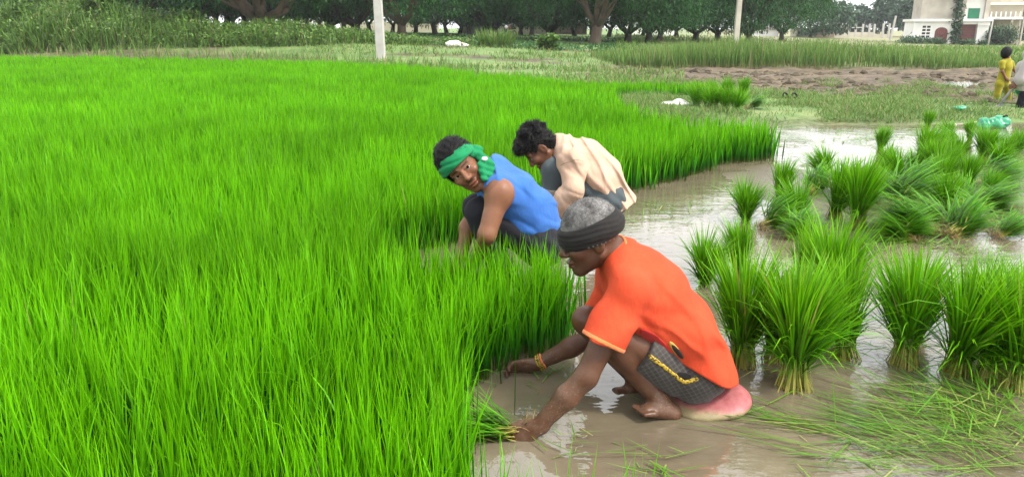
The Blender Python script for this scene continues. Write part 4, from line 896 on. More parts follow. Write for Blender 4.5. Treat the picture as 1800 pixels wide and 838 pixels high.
def nets(F, lo, h):
    S = F < 0; co = [(i, j, k) for i in (0, 1) for j in (0, 1) for k in (0, 1)]; n = F.shape
    sl = lambda A, c: A[c[0]:n[0] - 1 + c[0], c[1]:n[1] - 1 + c[1], c[2]:n[2] - 1 + c[2]]
    cnt = sum(sl(S, c).astype(np.uint8) for c in co); mask = (cnt > 0) & (cnt < 8)
    idx = np.full(mask.shape, -1, np.int64); N = int(mask.sum()); idx[mask] = np.arange(N)
    ijk = np.argwhere(mask).astype(float); vals = {c: sl(F, c)[mask].astype(float) for c in co}
    P = np.zeros((N, 3)); K = np.zeros(N)
    for c in co:
        for a in range(3):
            if c[a] == 0:
                d = list(c); d[a] = 1; d = tuple(d); fa, fb = vals[c], vals[d]; cr = (fa < 0) != (fb < 0)
                t = np.where(cr, fa / np.where(cr, fa - fb, 1), 0); p = np.tile(np.array(c, float), (N, 1)); p[:, a] = t
                P += p * cr[:, None]; K += cr
    V = (ijk + P / K[:, None]) * h + lo
    Q_ = []
    for a in range(3):
        b_, c_ = (a + 1) % 3, (a + 2) % 3
        s0 = [slice(1, n[i] - 1) for i in range(3)]; s0[a] = slice(0, n[a] - 1); s1 = list(s0); s1[a] = slice(1, n[a])
        A, B = S[tuple(s0)], S[tuple(s1)]; ch = np.argwhere(A != B); 
        if not len(ch): continue
        flip = B[tuple(ch.T)]; g = ch.copy(); 
        for i in range(3):
            if i != a: g[:, i] += 1
        def cell(db, dc):
            q = g.copy(); q[:, b_] -= db; q[:, c_] -= dc; return idx[tuple(q.T)]
        q = np.stack([cell(1, 1), cell(0, 1), cell(0, 0), cell(1, 0)], 1); q[flip] = q[flip][:, ::-1]; Q_.append(q)
    Q_ = np.concatenate(Q_); Q_ = Q_[(Q_ >= 0).all(1)]
    return V, Q_
def smooth_v(V, F, it=1, w_=0.5):
    for _ in range(it):
        A = np.zeros_like(V); K = np.zeros(len(V))
        for i in range(4):
            for j in (1, 3): np.add.at(A, F[:, i], V[F[:, (i + j) % 4]]); np.add.at(K, F[:, i], 1)
        V = V * (1 - w_) + w_ * A / np.maximum(K, 1)[:, None]
    return V
def sdf_obj(name, prims, h, mat, parent, smooth=1, tone=None, **k):
    V, F = sdf_mesh(prims, h, **k)
    V = smooth_v(V, F, smooth)
    return mesh_obj(name, V, F, mat, parent, True, None if tone is None else tone(V))

def head_frame(Fd, Ud):
    f = nrm(Fd); u = np.asarray(Ud, float); u = nrm(u - f * (u @ f)); return f, np.cross(u, f), u    # forward, left, up
def head_prims(Cn, fr, s, beard=False):
    f, l, u = fr; R = np.array([f, l, u])
    L = lambda a, b_, c: Cn + s * (a * f + b_ * l + c * u)
    P = [ell(L(-0.008, 0, 0.030), s * np.array([0.098, 0.077, 0.092]), 0.02, R), ell(L(0.030, 0, -0.045), s * np.array([0.062, 0.060, 0.078]), 0.03, R),
         ell(L(0.073, 0, -0.108), s * np.array([0.022, 0.024, 0.020]), 0.025, R)]
    for q in (-1, 1):
        P += [cone(L(-0.005, q * 0.056, -0.060), L(0.066, q * 0.018, -0.110), 0.019 * s, 0.016 * s, 0.022),
              ell(L(0.066, q * 0.042, -0.034), s * np.array([0.026, 0.022, 0.020]), 0.02, R),
              cone(L(0.086, q * 0.012, 0.014), L(0.074, q * 0.048, 0.012), 0.012 * s, 0.010 * s, 0.012)]
    P += [cone(L(0.090, 0, 0.004), L(0.112, 0, -0.038), 0.0085 * s, 0.0125 * s, 0.010)]
    for q in (-1, 1):
        P += [ell(L(0.100, q * 0.0125, -0.043), s * np.array([0.012, 0.0085, 0.0085]), 0.008, R), ell(L(0.096, q * 0.032, -0.008), s * np.array([0.016, 0.019, 0.0115]), 0.010, R, 's'),
              cone(L(0.0885, q * 0.018, 0.000), L(0.080, q * 0.046, -0.001), 0.0062 * s, 0.0055 * s, 0.004), cone(L(0.0865, q * 0.019, -0.0165), L(0.080, q * 0.045, -0.0155), 0.0052 * s, 0.005 * s, 0.004)]
    P += [ell(L(0.094, 0, -0.0715), s * np.array([0.013, 0.026, 0.0075]), 0.007, R), ell(L(0.092, 0, -0.086), s * np.array([0.013, 0.023, 0.0085]), 0.007, R),
          ell(L(0.106, 0, -0.0785), s * np.array([0.012, 0.024, 0.0022]), 0.003, R, 's')]
    for q in (-1, 1):
        P += [ell(L(-0.006, q * 0.080, -0.018), s * np.array([0.022, 0.0085, 0.033]), 0.008, np.array([nrm(f - q * 0.35 * l), nrm(l + q * 0.35 * f), u])),
              ell(L(-0.001, q * 0.089, -0.014), s * np.array([0.011, 0.006, 0.017]), 0.005, R, 's')]
    return P, L
def hand_prims(W, D, Nn, curl=1.0, s=1.0, spread=0.10, thumb_in=0.5, thumb=1):
    """wrist, finger direction, palm normal; thumb on the side N x D (times thumb)"""
    D = nrm(D); Nn = np.asarray(Nn, float); Nn = nrm(Nn - D * (Nn @ D)); T = np.cross(Nn, D) * thumb; R = np.array([D, T, Nn])
    P = [cone(W - D * 0.015, W + D * 0.02, 0.027 * s, 0.029 * s, 0.02, (Nn, 0.75)), ell(W + D * 0.052 * s, np.array([0.053, 0.041, 0.018]) * s, 0.015, R)]
    for i in range(4):
        off = 0.030 - 0.020 * i; p = W + s * (D * (0.092 - 0.004 * abs(i - 1)) + T * off); L_ = (0.071, 0.079, 0.073, 0.058)[i] * s
        ang = 0.0
        for j, (fr_, da) in enumerate(((0.45, 0.55), (0.30, 0.75), (0.25, 0.55))):
            ang += curl * da; d = nrm(D * cos(ang) + Nn * sin(ang) + T * spread * (1.5 - i) * 0.5); q = p + d * L_ * fr_
            P.append(cone(p, q, (0.0100, 0.0090, 0.0080)[j] * s, (0.0092, 0.0082, 0.0072)[j] * s, 0.004)); p = q
    p = W + s * (D * 0.028 + T * 0.030 + Nn * 0.004); d = nrm(D * 0.65 + T * 0.75 + Nn * 0.35); q = p + d * 0.042 * s
    P.append(cone(p, q, 0.0155 * s, 0.0115 * s, 0.012)); d2 = nrm(D * 0.8 + T * (0.3 - thumb_in * 0.5) + Nn * (0.4 + thumb_in * 0.5)); r_ = q + d2 * 0.033 * s
    P += [cone(q, r_, 0.0112 * s, 0.0100 * s, 0.004), cone(r_, r_ + nrm(d2 + Nn * 0.3) * 0.024 * s, 0.0100 * s, 0.0080 * s, 0.004)]
    return P
def foot_prims(ankle, heel, toe, up=(0, 0, 1), s=1.0):
    a, h_, t = (np.asarray(v, float) for v in (ankle, heel, toe)); d = nrm(t - h_); up = np.asarray(up, float); up = nrm(up - d * (up @ d)); sd_ = np.cross(d, up)
    P = [cone(a, h_, 0.036 * s, 0.030 * s, 0.02), cone(h_, t, 0.030 * s, 0.022 * s, 0.02, (sd_, 1.35)), cone(a, t * 0.6 + h_ * 0.4 + up * 0.012, 0.034 * s, 0.024 * s, 0.025)]
    for i in range(5):
        b_ = t + sd_ * (0.032 - 0.016 * i) * s; P.append(cone(b_ - d * 0.02, b_ + d * (0.034 - 0.004 * i) * s - up * 0.006, 0.0115 * s, 0.009 * s, 0.006))
    return P
def skin_mat(name, c1, c2, mud=None, rough=0.5):
    m, nt, b = new_mat(name); n = noise_tex(nt, 9, 5, 0.6); col = ramp(nt, n, [(0.3, c1), (0.7, c2)])
    at = node(nt, 'ShaderNodeAttribute', attribute_name='tone'); sp = nt.nodes.new('ShaderNodeSeparateColor'); nt.links.new(at.outputs['Color'], sp.inputs[0])
    col = mixc(nt, sp.outputs[0], col, tuple(x * y for x, y in zip(c1, (0.85, 0.55, 0.55))))       # lips, nail beds
    col = mixc(nt, sp.outputs[1], col, (0.018, 0.013, 0.011))                                     # brows, stubble
    if mud:
        f = ramp(nt, noise_tex(nt, 130, 3, 0.7), [(0.55, (0, 0, 0)), (0.63, (1, 1, 1))]); g_ = ramp(nt, noise_tex(nt, 14, 3, 0.6), [(0.42, (0, 0, 0)), (0.62, (0.55, 0.55, 0.55))])
        ff = mixc(nt, 1.0, f, g_, 'MULTIPLY'); ff = mixc(nt, 1.0, ff, sp.outputs[2], 'MULTIPLY'); col = mixc(nt, ff, col, mud)
        film = ramp(nt, noise_tex(nt, 22, 5, 0.7), [(0.4, (0, 0, 0)), (0.8, (0.45, 0.45, 0.45))]); film = mixc(nt, 1.0, film, sp.outputs[2], 'MULTIPLY'); col = mixc(nt, film, col, tuple(x * 0.55 for x in mud))
    nt.links.new(col, b.inputs['Base Color']); b.inputs['Roughness'].default_value = rough; b.inputs['Specular IOR Level'].default_value = 0.28
    b.inputs['Subsurface Weight'].default_value = 0.08; b.inputs['Subsurface Radius'].default_value = (0.01, 0.004, 0.002); b.inputs['Subsurface Scale'].default_value = 1.0
    nt.links.new(ramp(nt, noise_tex(nt, 16, 4, 0.6), [(0.35, (0.30,) * 3), (0.65, (0.62,) * 3)]), b.inputs['Roughness']); bump(nt, b, noise_tex(nt, 90, 6, 0.7), 0.3, 0.004); return m
def cloth_mat(name, c1, c2, weave=600, fuzz=0.15, rough=0.85, wr=28, wstr=0.35, plaid=None):
    m, nt, b = new_mat(name); col = ramp(nt, noise_tex(nt, 6, 5, 0.6), [(0.3, c1), (0.7, c2)])
    if plaid:
        tc = nt.nodes.new('ShaderNodeTexCoord'); fs = []
        for ax in plaid[0]:
            mp = nt.nodes.new('ShaderNodeVectorMath'); mp.operation = 'DOT_PRODUCT'; nt.links.new(tc.outputs['Object'], mp.inputs[0]); mp.inputs[1].default_value = tuple(ax)
            s_ = node(nt, 'ShaderNodeMath', operation='SINE'); k_ = node(nt, 'ShaderNodeMath', operation='MULTIPLY'); nt.links.new(mp.outputs['Value'], k_.inputs[0]); k_.inputs[1].default_value = 2 * pi / plaid[1]
            nt.links.new(k_.outputs[0], s_.inputs[0]); fs.append(ramp(nt, s_.outputs[0], [(0.35, (0, 0, 0)), (0.75, (1, 1, 1))]))
        f = mixc(nt, 0.5, fs[0], fs[1]); col = mixc(nt, f, col, plaid[2])
    nt.links.new(col, b.inputs['Base Color']); b.inputs['Roughness'].default_value = rough; b.inputs['Specular IOR Level'].default_value = 0.2
    b.inputs['Sheen Weight'].default_value = fuzz
    h1 = noise_tex(nt, wr, 4, 0.55, stretch=(1, 1, 0.45)); h2 = noise_tex(nt, weave, 2)
    a_ = node(nt, 'ShaderNodeMath', operation='MULTIPLY_ADD'); nt.links.new(h2, a_.inputs[0]); a_.inputs[1].default_value = 0.06; nt.links.new(h1, a_.inputs[2])
    bump(nt, b, a_.outputs[0], wstr, 0.012); return m
def wrinkle(amp, dirs):
    """soft folds: each (direction across the folds, spacing in m, weight, phase)"""
    def f(X, Y, Z):
        o = 0
        for d, sp_, w_, ph in dirs:
            u = X * d[0] + Y * d[1] + Z * d[2]; v = X * d[1] - Y * d[0] + 0.7 * Z * d[0] - 0.7 * X * d[2]
            o = o + w_ * np.sin(2 * pi * u / sp_ + 2.2 * np.sin(9 * v + ph) + ph) * (0.55 + 0.45 * np.sin(13 * v + 2 * ph + 6 * u))
        return amp * o
    return f
M['skin_dark'] = skin_mat('dark_brown_skin', (0.110, 0.044, 0.023), (0.175, 0.077, 0.040), mud=(0.42, 0.30, 0.20))
M['skin_mid'] = skin_mat('brown_skin', (0.24, 0.098, 0.050), (0.33, 0.145, 0.078))
M['skin_young'] = skin_mat('young_brown_skin', (0.18, 0.076, 0.042), (0.26, 0.114, 0.064))
M['eye'] = rough_mat('eye_white', (0.40, 0.36, 0.32), (0.46, 0.42, 0.38), 20, 0.3, 0)
M['iris'] = rough_mat('dark_iris', (0.008, 0.005, 0.004), (0.012, 0.008, 0.006), 20, 0.5, 0, spec=0.05)
M['orange'] = cloth_mat('orange_jersey', (0.70, 0.070, 0.024), (0.86, 0.108, 0.040), 800, 0.0, rough=0.95, wr=14, wstr=0.9)
M['orange_shade'] = cloth_mat('shaded_side_red', (0.52, 0.025, 0.02), (0.60, 0.035, 0.025), 800, 0.1)  # darker red: shade on the shirt's lower side put into the colour
M['orange_trim'] = cloth_mat('orange_collar_edge', (0.85, 0.22, 0.06), (0.90, 0.28, 0.09), 800, 0.1)
M['black_cloth'] = cloth_mat('charcoal_cloth', (0.016, 0.014, 0.014), (0.028, 0.025, 0.024), 500, 0.03, wr=18, wstr=0.4)
M['print_dark'] = cloth_mat('dark_print', (0.03, 0.022, 0.018), (0.05, 0.035, 0.025), 500, 0.05)
M['print_gold'] = cloth_mat('gold_print', (0.62, 0.40, 0.08), (0.70, 0.47, 0.10), 500, 0.05)
M['blue'] = cloth_mat('blue_vest_cloth', (0.035, 0.14, 0.48), (0.06, 0.20, 0.60), 700, 0.05, wr=16, wstr=0.7)
M['navy'] = cloth_mat('navy_trouser_cloth', (0.013, 0.013, 0.019), (0.022, 0.022, 0.030), 500, 0.02)
M['green_cloth'] = cloth_mat('green_scarf_cloth', (0.005, 0.22, 0.075), (0.012, 0.33, 0.12), 500, 0.04, wr=30, wstr=0.5)
M['peach'] = cloth_mat('peach_shirt_cloth', (0.66, 0.43, 0.30), (0.78, 0.54, 0.40), 700, 0.03, wr=18, wstr=0.9)
M['seam'] = cloth_mat('peach_seam', (0.40, 0.24, 0.15), (0.46, 0.28, 0.18), 700, 0)
M['jeans'] = cloth_mat('grey_blue_denim', (0.055, 0.075, 0.085), (0.115, 0.14, 0.15), 700, 0.1, wr=12)
M['khaki'] = cloth_mat('pale_turn_up', (0.36, 0.33, 0.26), (0.44, 0.40, 0.33), 700, 0.1)
M['hair_black'] = rough_mat('black_hair', (0.008, 0.007, 0.007), (0.014, 0.013, 0.013), 60, 0.6, 0.5, 0.004, spec=0.12)
M['yellow_cloth'] = cloth_mat('mustard_cloth', (0.34, 0.30, 0.015), (0.46, 0.40, 0.03), 600, 0.1, wr=20)
M['grey_cloth'] = cloth_mat('pinkish_grey_cloth', (0.50, 0.45, 0.42), (0.60, 0.55, 0.51), 500, 0.1, wr=10)
m, nt, b = new_mat('cropped_grey_hair'); n_ = noise_tex(nt, 18, 4, 0.7); n4 = noise_tex(nt, 180, 3, 0.8)
c_ = ramp(nt, n_, [(0.35, (0.05, 0.045, 0.045)), (0.55, (0.22, 0.21, 0.20)), (0.75, (0.40, 0.39, 0.38))]); nt.links.new(mixc(nt, 1.0, c_, ramp(nt, n4, [(0.3, (0.45,) * 3), (0.7, (1.3,) * 3)]), 'MULTIPLY'), b.inputs['Base Color'])
b.inputs['Roughness'].default_value = 0.8; bump(nt, b, n4, 0.8, 0.004); M['hair_grey'] = m
def plaid_dirs(a, b_): return (tuple(nrm(a)), tuple(nrm(b_)))

def eyes(root, L, fr, s, look):
    f, l, u = fr
    for q in (-1, 1):
        c = L(0.0785, q * 0.031, -0.008); mb = MB(); bm_v = []
        V, F = sdf_mesh([ell(c, np.full(3, 0.0125 * s), 0.002)], 0.0022)
        e = mesh_obj('eye', smooth_v(V, F, 1), F, M['eye'], root)
        d = nrm(look); V, F = sdf_mesh([ell(c + d * 0.0072 * s, np.full(3, 0.0076 * s), 0.001)], 0.0016); mesh_obj('iris', smooth_v(V, F, 1), F, M['iris'], e)
def face_tone(Cn, fr, s, beard=0.0, mud_pts=None, moustache=0.0):
    f, l, u = fr
    def t(V):
        d = V - Cn; a, b_, c = d @ f / s, np.abs(d @ l) / s, d @ u / s; front = a > 0.04
        lips = np.where(front & (a > .07), np.exp(-((c + 0.0785) / 0.012) ** 4 - (b_ / 0.024) ** 4), 0)
        brow = np.where(front, np.exp(-((c - 0.014 + 0.10 * (b_ - 0.03) ** 2 * 30) / 0.0055) ** 4 - ((b_ - 0.031) / 0.021) ** 6), 0)
        be = beard * np.where((a > -0.0) & (c < -0.05) & (c > -0.14), np.clip((-c - 0.05) / 0.04, 0, 1), 0) * (1 - lips)
        mo = moustache * np.where(front & (a > .07), np.exp(-((c + 0.059) / 0.0065) ** 4 - (b_ / 0.026) ** 4), 0)
        mud = np.zeros(len(V))
        if mud_pts is not None:
            for p, r_ in mud_pts: mud = np.maximum(mud, np.clip(1.6 - np.linalg.norm(V - p, axis=1) / r_, 0, 1))
        return np.stack([lips * 0.8, np.clip(np.maximum(np.maximum(brow, be), mo), 0, 1) * 0.92, mud], 1)
    return t
def vn3(X, Y, Z, sc, seed=0):
    x, y, z = np.broadcast_arrays(X * sc, Y * sc, Z * sc); i, j, k = np.floor(x), np.floor(y), np.floor(z); f = [x - i, y - j, z - k]; f = [t * t * (3 - 2 * t) for t in f]; o = 0
    for a in (0, 1):
        for b_ in (0, 1):
            for c in (0, 1):
                h_ = np.sin((i + a) * 127.1 + (j + b_) * 311.7 + (k + c) * 74.7 + seed * 19.3) * 43758.5453; h_ = h_ - np.floor(h_)
                o = o + h_ * (f[0] if a else 1 - f[0]) * (f[1] if b_ else 1 - f[1]) * (f[2] if c else 1 - f[2])
    return o - 0.5
def creases(cx, cz, fu, fv, soft, sharp, seed):
    """soft swells plus thin pulled creases running along (cx, cz)"""
    def f(X, Y, Z):
        u, v = X * cx + Z * cz, -X * cz + Z * cx
        r1 = vn3(u * fu + 0.6 * np.sin(9 * v), Y * fu * 0.8, v * fv, 1, seed); r2 = vn3((u + 0.5 * v) * fu * 0.9, Y * fu, (v - 0.45 * u) * fv * 0.8, 1, seed + 3)
        return soft * vn3(u * 7, Y * 7, v * 10, 1, seed + 1) + sharp * (0.35 * np.exp(-(r2 / 0.10) ** 2) - np.exp(-(r1 / 0.15) ** 2)) * (0.3 + 1.4 * np.clip(vn3(X * 5, Y * 5, Z * 5, 1, seed + 5) + 0.35, 0, 1))
    return f
def hair_fold(a1, s1, a2, s2): return lambda X, Y, Z: a1 * vn3(X, Y, Z, s1, 1) + a2 * vn3(X, Y, Z, s2, 2)
def strands(hair, n, L, W, mat, jit=0.6, curl=0.8, droop=0.3):
    me = hair.data; V = np.empty(len(me.vertices) * 3, np.float32); me.vertices.foreach_get('co', V); V = V.reshape(-1, 3).astype(float)
    Nn = np.empty(len(me.vertices) * 3, np.float32); me.vertices.foreach_get('normal', Nn); Nn = Nn.reshape(-1, 3).astype(float)
    i = rng.integers(0, len(V), n); d = Nn[i] + rng.normal(0, jit, (n, 3)) * 0.6 + np.array([0, 0, -droop]); d /= np.linalg.norm(d, axis=1)[:, None]
    blades_obj('hair_strands', [blade_arrays(V[i] - Nn[i] * 0.003, np.arctan2(d[:, 1], d[:, 0]), np.arccos(np.clip(d[:, 2], -1, 1)), L * rng.uniform(0.5, 1.2, n), W, rng.normal(0, curl, n), 3, 0.9)], mat, hair)
M['hair_blade'] = leaf_mat('black_hair_strand', [(0, (0.008, 0.007, 0.007)), (1, (0.016, 0.014, 0.014))], (0.6, 1.3), 0.0, 0.5, 0.25)
M['grey_blade'] = leaf_mat('grey_hair_strand', [(0, (0.05, 0.05, 0.05)), (1, (0.42, 0.41, 0.40))], (0.15, 1.2), 0.0, 0.7, 0.2)

# ------------------------------------------------------------------ the man in orange
gp = G(1215, 715); P1 = thing('person', 'squatting man in orange shirt and dark headband pulling seedlings from the mud', 'person', (gp[0], gp[1], 0))
Hc = Q(1038, 412, 2.70); fr = head_frame((-cos(radians(17)), -0.10, -sin(radians(17))), (-sin(radians(17)), -0.02, cos(radians(17)))); hs_ = 1.06
hp_, L = head_prims(Hc, fr, hs_)
neck = Q(1088, 452, 2.73); chest = Q(1132, 515, 2.73); mid = Q(1195, 580, 2.73); pel = Q(1222, 645, 2.73)
shN = Q(1104, 512, 2.56); shF = Q(1080, 495, 2.89); elN = Q(1030, 662, 2.47); wrN = Q(945, 750, 2.44); elF = Q(1045, 590, 2.97); wrF = Q(942, 640, 2.96)
hipN = Q(1222, 652, 2.655); hipF = Q(1205, 640, 2.81); knN = Q(1062, 582, 2.60); knF = Q(1030, 562, 2.84); anN = Q(1155, 700, 2.61); anF = Q(1120, 668, 2.82)
YW = np.array([0, 1.0, 0])
body = hp_ + [cone(L(-0.025, 0, -0.05), neck, 0.056, 0.062, 0.03), cone(neck, chest, 0.055, 0.122, 0.05, (YW, 1.25)), cone(chest, mid, 0.122, 0.108, 0.06, (YW, 1.2)), cone(mid, pel + [-0.012, 0, 0], 0.100, 0.100, 0.06, (YW, 1.3)),
              cone(neck, shN, 0.040, 0.056, 0.03), cone(neck, shF, 0.040, 0.056, 0.03),
              cone(shN, elN, 0.054, 0.041, 0.03), cone(elN, elN * .6 + wrN * .4, 0.040, 0.041, 0.02), cone(elN * .6 + wrN * .4, wrN, 0.041, 0.027, 0.02),
              cone(shF, elF, 0.054, 0.041, 0.03), cone(elF, elF * .6 + wrF * .4, 0.040, 0.040, 0.02), cone(elF * .6 + wrF * .4, wrF, 0.040, 0.026, 0.02),
              cone(pel, hipN, 0.10, 0.092, 0.05), cone(pel, hipF, 0.10, 0.092, 0.05), cone(hipN, knN, 0.088, 0.056, 0.03), cone(hipF, knF, 0.088, 0.056, 0.03),
              cone(knN, knN * .65 + anN * .35, 0.050, 0.052, 0.02), cone(knN * .65 + anN * .35, anN, 0.052, 0.033, 0.02), cone(knF, knF * .65 + anF * .35, 0.050, 0.052, 0.02), cone(knF * .65 + anF * .35, anF, 0.052, 0.033, 0.02)]
body += foot_prims(anN, Q(1181, 724, 2.60), Q(1135, 720, 2.57)) + foot_prims(anF, Q(1140, 690, 2.83), Q(1085, 690, 2.80))
body += hand_prims(wrN, (-0.85, -0.05, -0.25), (-0.35, 0.75, -0.6), 0.95, 1.0, thumb=-1) + hand_prims(wrF, (-0.95, 0.05, -0.12), (-0.2, -0.8, -0.5), 0.9, 0.98, thumb=1)
bo = sdf_obj('body', body, 0.0048, M['skin_dark'], P1, 1, face_tone(Hc, fr, hs_, 0.35, [(elN * .4 + wrN * .6, 0.14), (wrN, 0.12), (wrF, 0.10), (anN, 0.10)], 0.5))
eyes(bo, L, fr, hs_, fr[0])
R = np.array(fr)
sk = ell(L(-0.008, 0, 0.030), hs_ * np.array([0.098, 0.077, 0.092]), 0.01, R)
strands_later = 1
nb = nrm(fr[2] + 0.10 * fr[0])        # axis of the band: raised at the brow
top_p, bot_p = L(0, 0, 0.056), L(0, 0, -0.018)
hr = sdf_obj('hair', [sk, ell(L(-0.03, 0, 0.0), hs_ * np.array([0.075, 0.072, 0.08]), 0.02, R)], 0.0045, M['hair_grey'], P1, 1, inflate=0.006, clip=[plane(L(-0.01, 0, 0.0), -fr[2] - 0.0 * fr[0])], fold=lambda X, Y, Z: 0.0016 * np.sin(X * 260) * np.sin(Y * 240 + 2) * np.sin(Z * 250))
strands(hr, 9000, 0.008, 0.0011, M['grey_blade'], 0.5, 0.2, 0.0)
def band_fold(X, Y, Z):
    hgt = (X - Hc[0]) * nb[0] + (Y - Hc[1]) * nb[1] + (Z - Hc[2]) * nb[2]; x_ = X - Hc[0]
    return 0.006 * vn3(x_ * 6, (Y - Hc[1]) * 6, (hgt + 0.16 * x_) * 62, 1, 3) - 0.0016 * np.sin(2 * pi * (hgt + 0.16 * x_ + 0.004 * np.sin(30 * x_ + 20 * (Y - Hc[1]))) / 0.0165) - 0.012 * np.exp(-((hgt - 0.012) / 0.035) ** 2)
hb_ = sdf_obj('headband', [ell(L(-0.006, 0, 0.020), hs_ * np.array([0.101, 0.082, 0.100]), 0.01, R)], 0.004, M['black_cloth'], P1, 1, inflate=0.011, shell=0.03, clip=[plane(top_p, nb), plane(bot_p, -nb)], fold=band_fold)
# white stitches along the wrap
mb = MB()
for k in range(7):
    c = Q(1030 + k * 7.2, 421 - k * 2.3, 2.70); 
    c = c + np.array([0, -0.112 + 0.00045 * (k - 2) ** 2, 0]); mb.tube([c - [0.002, 0, -0.0008], c + [0.002, 0, 0.0008]], 0.0008, 5)
mb.build('stitch', M['metal'], hb_, local=False)
# polo shirt: trunk and both sleeves
ax_back = nrm(pel - neck); nk = nrm(neck - L(-0.025, 0, -0.05))
tr = [cone(neck + (chest - neck) * 0.35, chest, 0.084, 0.128, 0.06, (YW, 1.25)), cone(chest, mid, 0.126, 0.114, 0.06, (YW, 1.30)), cone(mid, pel + [-0.012, 0, 0.02], 0.114, 0.108, 0.06, (YW, 1.66)), cone(pel + [-0.012, 0, 0.02], pel + ax_back * 0.06, 0.108, 0.108, 0.05, (YW, 1.75)),
      cone(neck * .8 + shN * .2, shN, 0.056, 0.066, 0.05), cone(neck * .8 + shF * .2, shF, 0.056, 0.066, 0.05), cone(neck + nk * 0.006, neck + (chest - neck) * 0.4, 0.062, 0.09, 0.05)]
slN = shN + (elN - shN) * 0.50; slF = shF + (elF - shF) * 0.5
sv = [cone(shN, shN + (elN - shN) * 0.56, 0.066, 0.066, 0.035), cone(shF, shF + (elF - shF) * 0.56, 0.066, 0.066, 0.035)]
hemN = nrm(np.array([0.45, 0.0, -1.0]))
hem_pt = Q(1225, 640, 2.55)
fold1 = creases(0.75, -0.66, 5, 13, 0.022, 0.0150, 6)
nk = nrm(neck - L(-0.025, 0, -0.05))
def shirt_clip(): return [plane(pel + ax_back * 0.075, ax_back * 0.8 + np.array([0.10, 0, -0.75]), 0.004)]
cuts = []; slv = []; trunk = list(tr)
hem = plane(Q(1240, 652, 2.6), (-0.44, 0, -0.90), 0.004)
for (a, b_) in ((shN, elN), (shF, elF)):
    d = nrm(b_ - a); c = a + (b_ - a) * 0.58
    slv += [cone(a, c, 0.066, 0.072, 0.03, end='flat')]; cuts += [cone(c - d * 0.016, c + d * 0.03, 0.060, 0.062, 0.003, op='s')]
tr = trunk + [hem]
sh_o = sdf_obj('shirt', tr + slv + cuts, 0.0046, M['orange'], P1, 1, inflate=0.007, fold=fold1)
for (a, b_) in ((shN, elN), (shF, elF)):
    d = nrm(b_ - a); c = a + (b_ - a) * 0.58
    sdf_obj('cuff', [cone(a, c + d * 0.03, 0.066, 0.0735, 0.02)], 0.0036, M['orange_trim'], sh_o, 1, inflate=0.0090, shell=0.009, clip=[plane(c + d * 0.009, d, 0.002), plane(c - d * 0.006, -d, 0.002)], fold=fold1)
sdf_obj('collar', [cone(neck - nk * 0.06, neck + nk * 0.06, 0.060, 0.096, 0.01, (YW, 1.08))], 0.004, M['orange'], sh_o, 1, inflate=0.006, shell=0.009, clip=[plane(neck - nk * 0.040, -nk, 0.003), plane(neck + nk * 0.016, nk, 0.003)])
sdf_obj('collar_edge', [cone(neck - nk * 0.06, neck + nk * 0.06, 0.060, 0.096, 0.01, (YW, 1.08))], 0.0035, M['orange_trim'], sh_o, 1, inflate=0.0075, shell=0.011, clip=[plane(neck - nk * 0.042, -nk, 0.002), plane(neck - nk * 0.033, nk, 0.002)])
near = plane((0, 2.70, 0), (0, 1, 0))
def keep(c, r, R_=None): return ell(c, r, 0.002, R_)
rd = nrm(Q(1190, 640, 2.6) - Q(1125, 568, 2.6)); rr = np.cross(rd, (0, 1.0, 0)); RR = np.array([rd, (0, 1.0, 0), rr])
sdf_obj('side_shade', trunk, 0.005, M['orange_shade'], sh_o, 1, inflate=0.0105, clip=[near, keep(Q(1155, 606, 2.58), (0.10, 0.3, 0.030), RR)], fold=fold1)  # painted shade: darker red patch over the shirt's lower near side
sdf_obj('print', trunk, 0.0038, M['print_gold'], sh_o, 1, inflate=0.0115, clip=[near, keep(Q(1184, 607, 2.58), (0.011, 0.3, 0.037), np.array([nrm((0.8, 0, 0.6)), (0, 1.0, 0), nrm((-0.5, 0, 0.87))]))], fold=fold1)
sdf_obj('print', trunk, 0.0038, M['print_dark'], sh_o, 1, inflate=0.0130, clip=[near, keep(Q(1187, 610, 2.58), (0.010, 0.3, 0.034), np.array([nrm((0.8, 0, 0.6)), (0, 1.0, 0), nrm((-0.5, 0, 0.87))]))], fold=fold1)
# plaid shorts with a yellow side tape
thN = hipN + (knN - hipN) * 0.66; thF = hipF + (knF - hipF) * 0.66
sp_ = [cone(pel, hipN, 0.104, 0.102, 0.05), cone(pel, hipF, 0.104, 0.102, 0.05), cone(hipN, thN, 0.104, 0.084, 0.03), cone(hipF, thF, 0.104, 0.084, 0.03), cone(pel + [0, 0, 0.0], pel - ax_back * 0.02, 0.108, 0.108, 0.04, (YW, 1.2)),
       ell(Q(1160, 655, 2.63), (0.10, 0.06, 0.050), 0.03, np.array([nrm((1, 0, -0.6)), (0, 1.0, 0), nrm((0.6, 0, 1))]))]
dN = nrm(thN - hipN); fold2 = wrinkle(0.003, [(nrm((0.9, 0.2, 0.4)), 0.06, 1.0, 0.7), (nrm((0.3, 0.2, 0.9)), 0.09, 0.8, 2.2)])
M['plaid'] = cloth_mat('plaid_short_cloth', (0.060, 0.052, 0.048), (0.095, 0.085, 0.078), 600, 0.1, plaid=(plaid_dirs((0.8, 0.1, 0.55), (-0.55, 0.1, 0.85)), 0.017, (0.135, 0.122, 0.114)), wr=14, wstr=0.6)
cl2 = [plane(hipN + dN * 0.245, dN, 0.003)]
so_ = sdf_obj('shorts', sp_, 0.0048, M['plaid'], P1, 1, inflate=0.006, clip=cl2, fold=fold2)
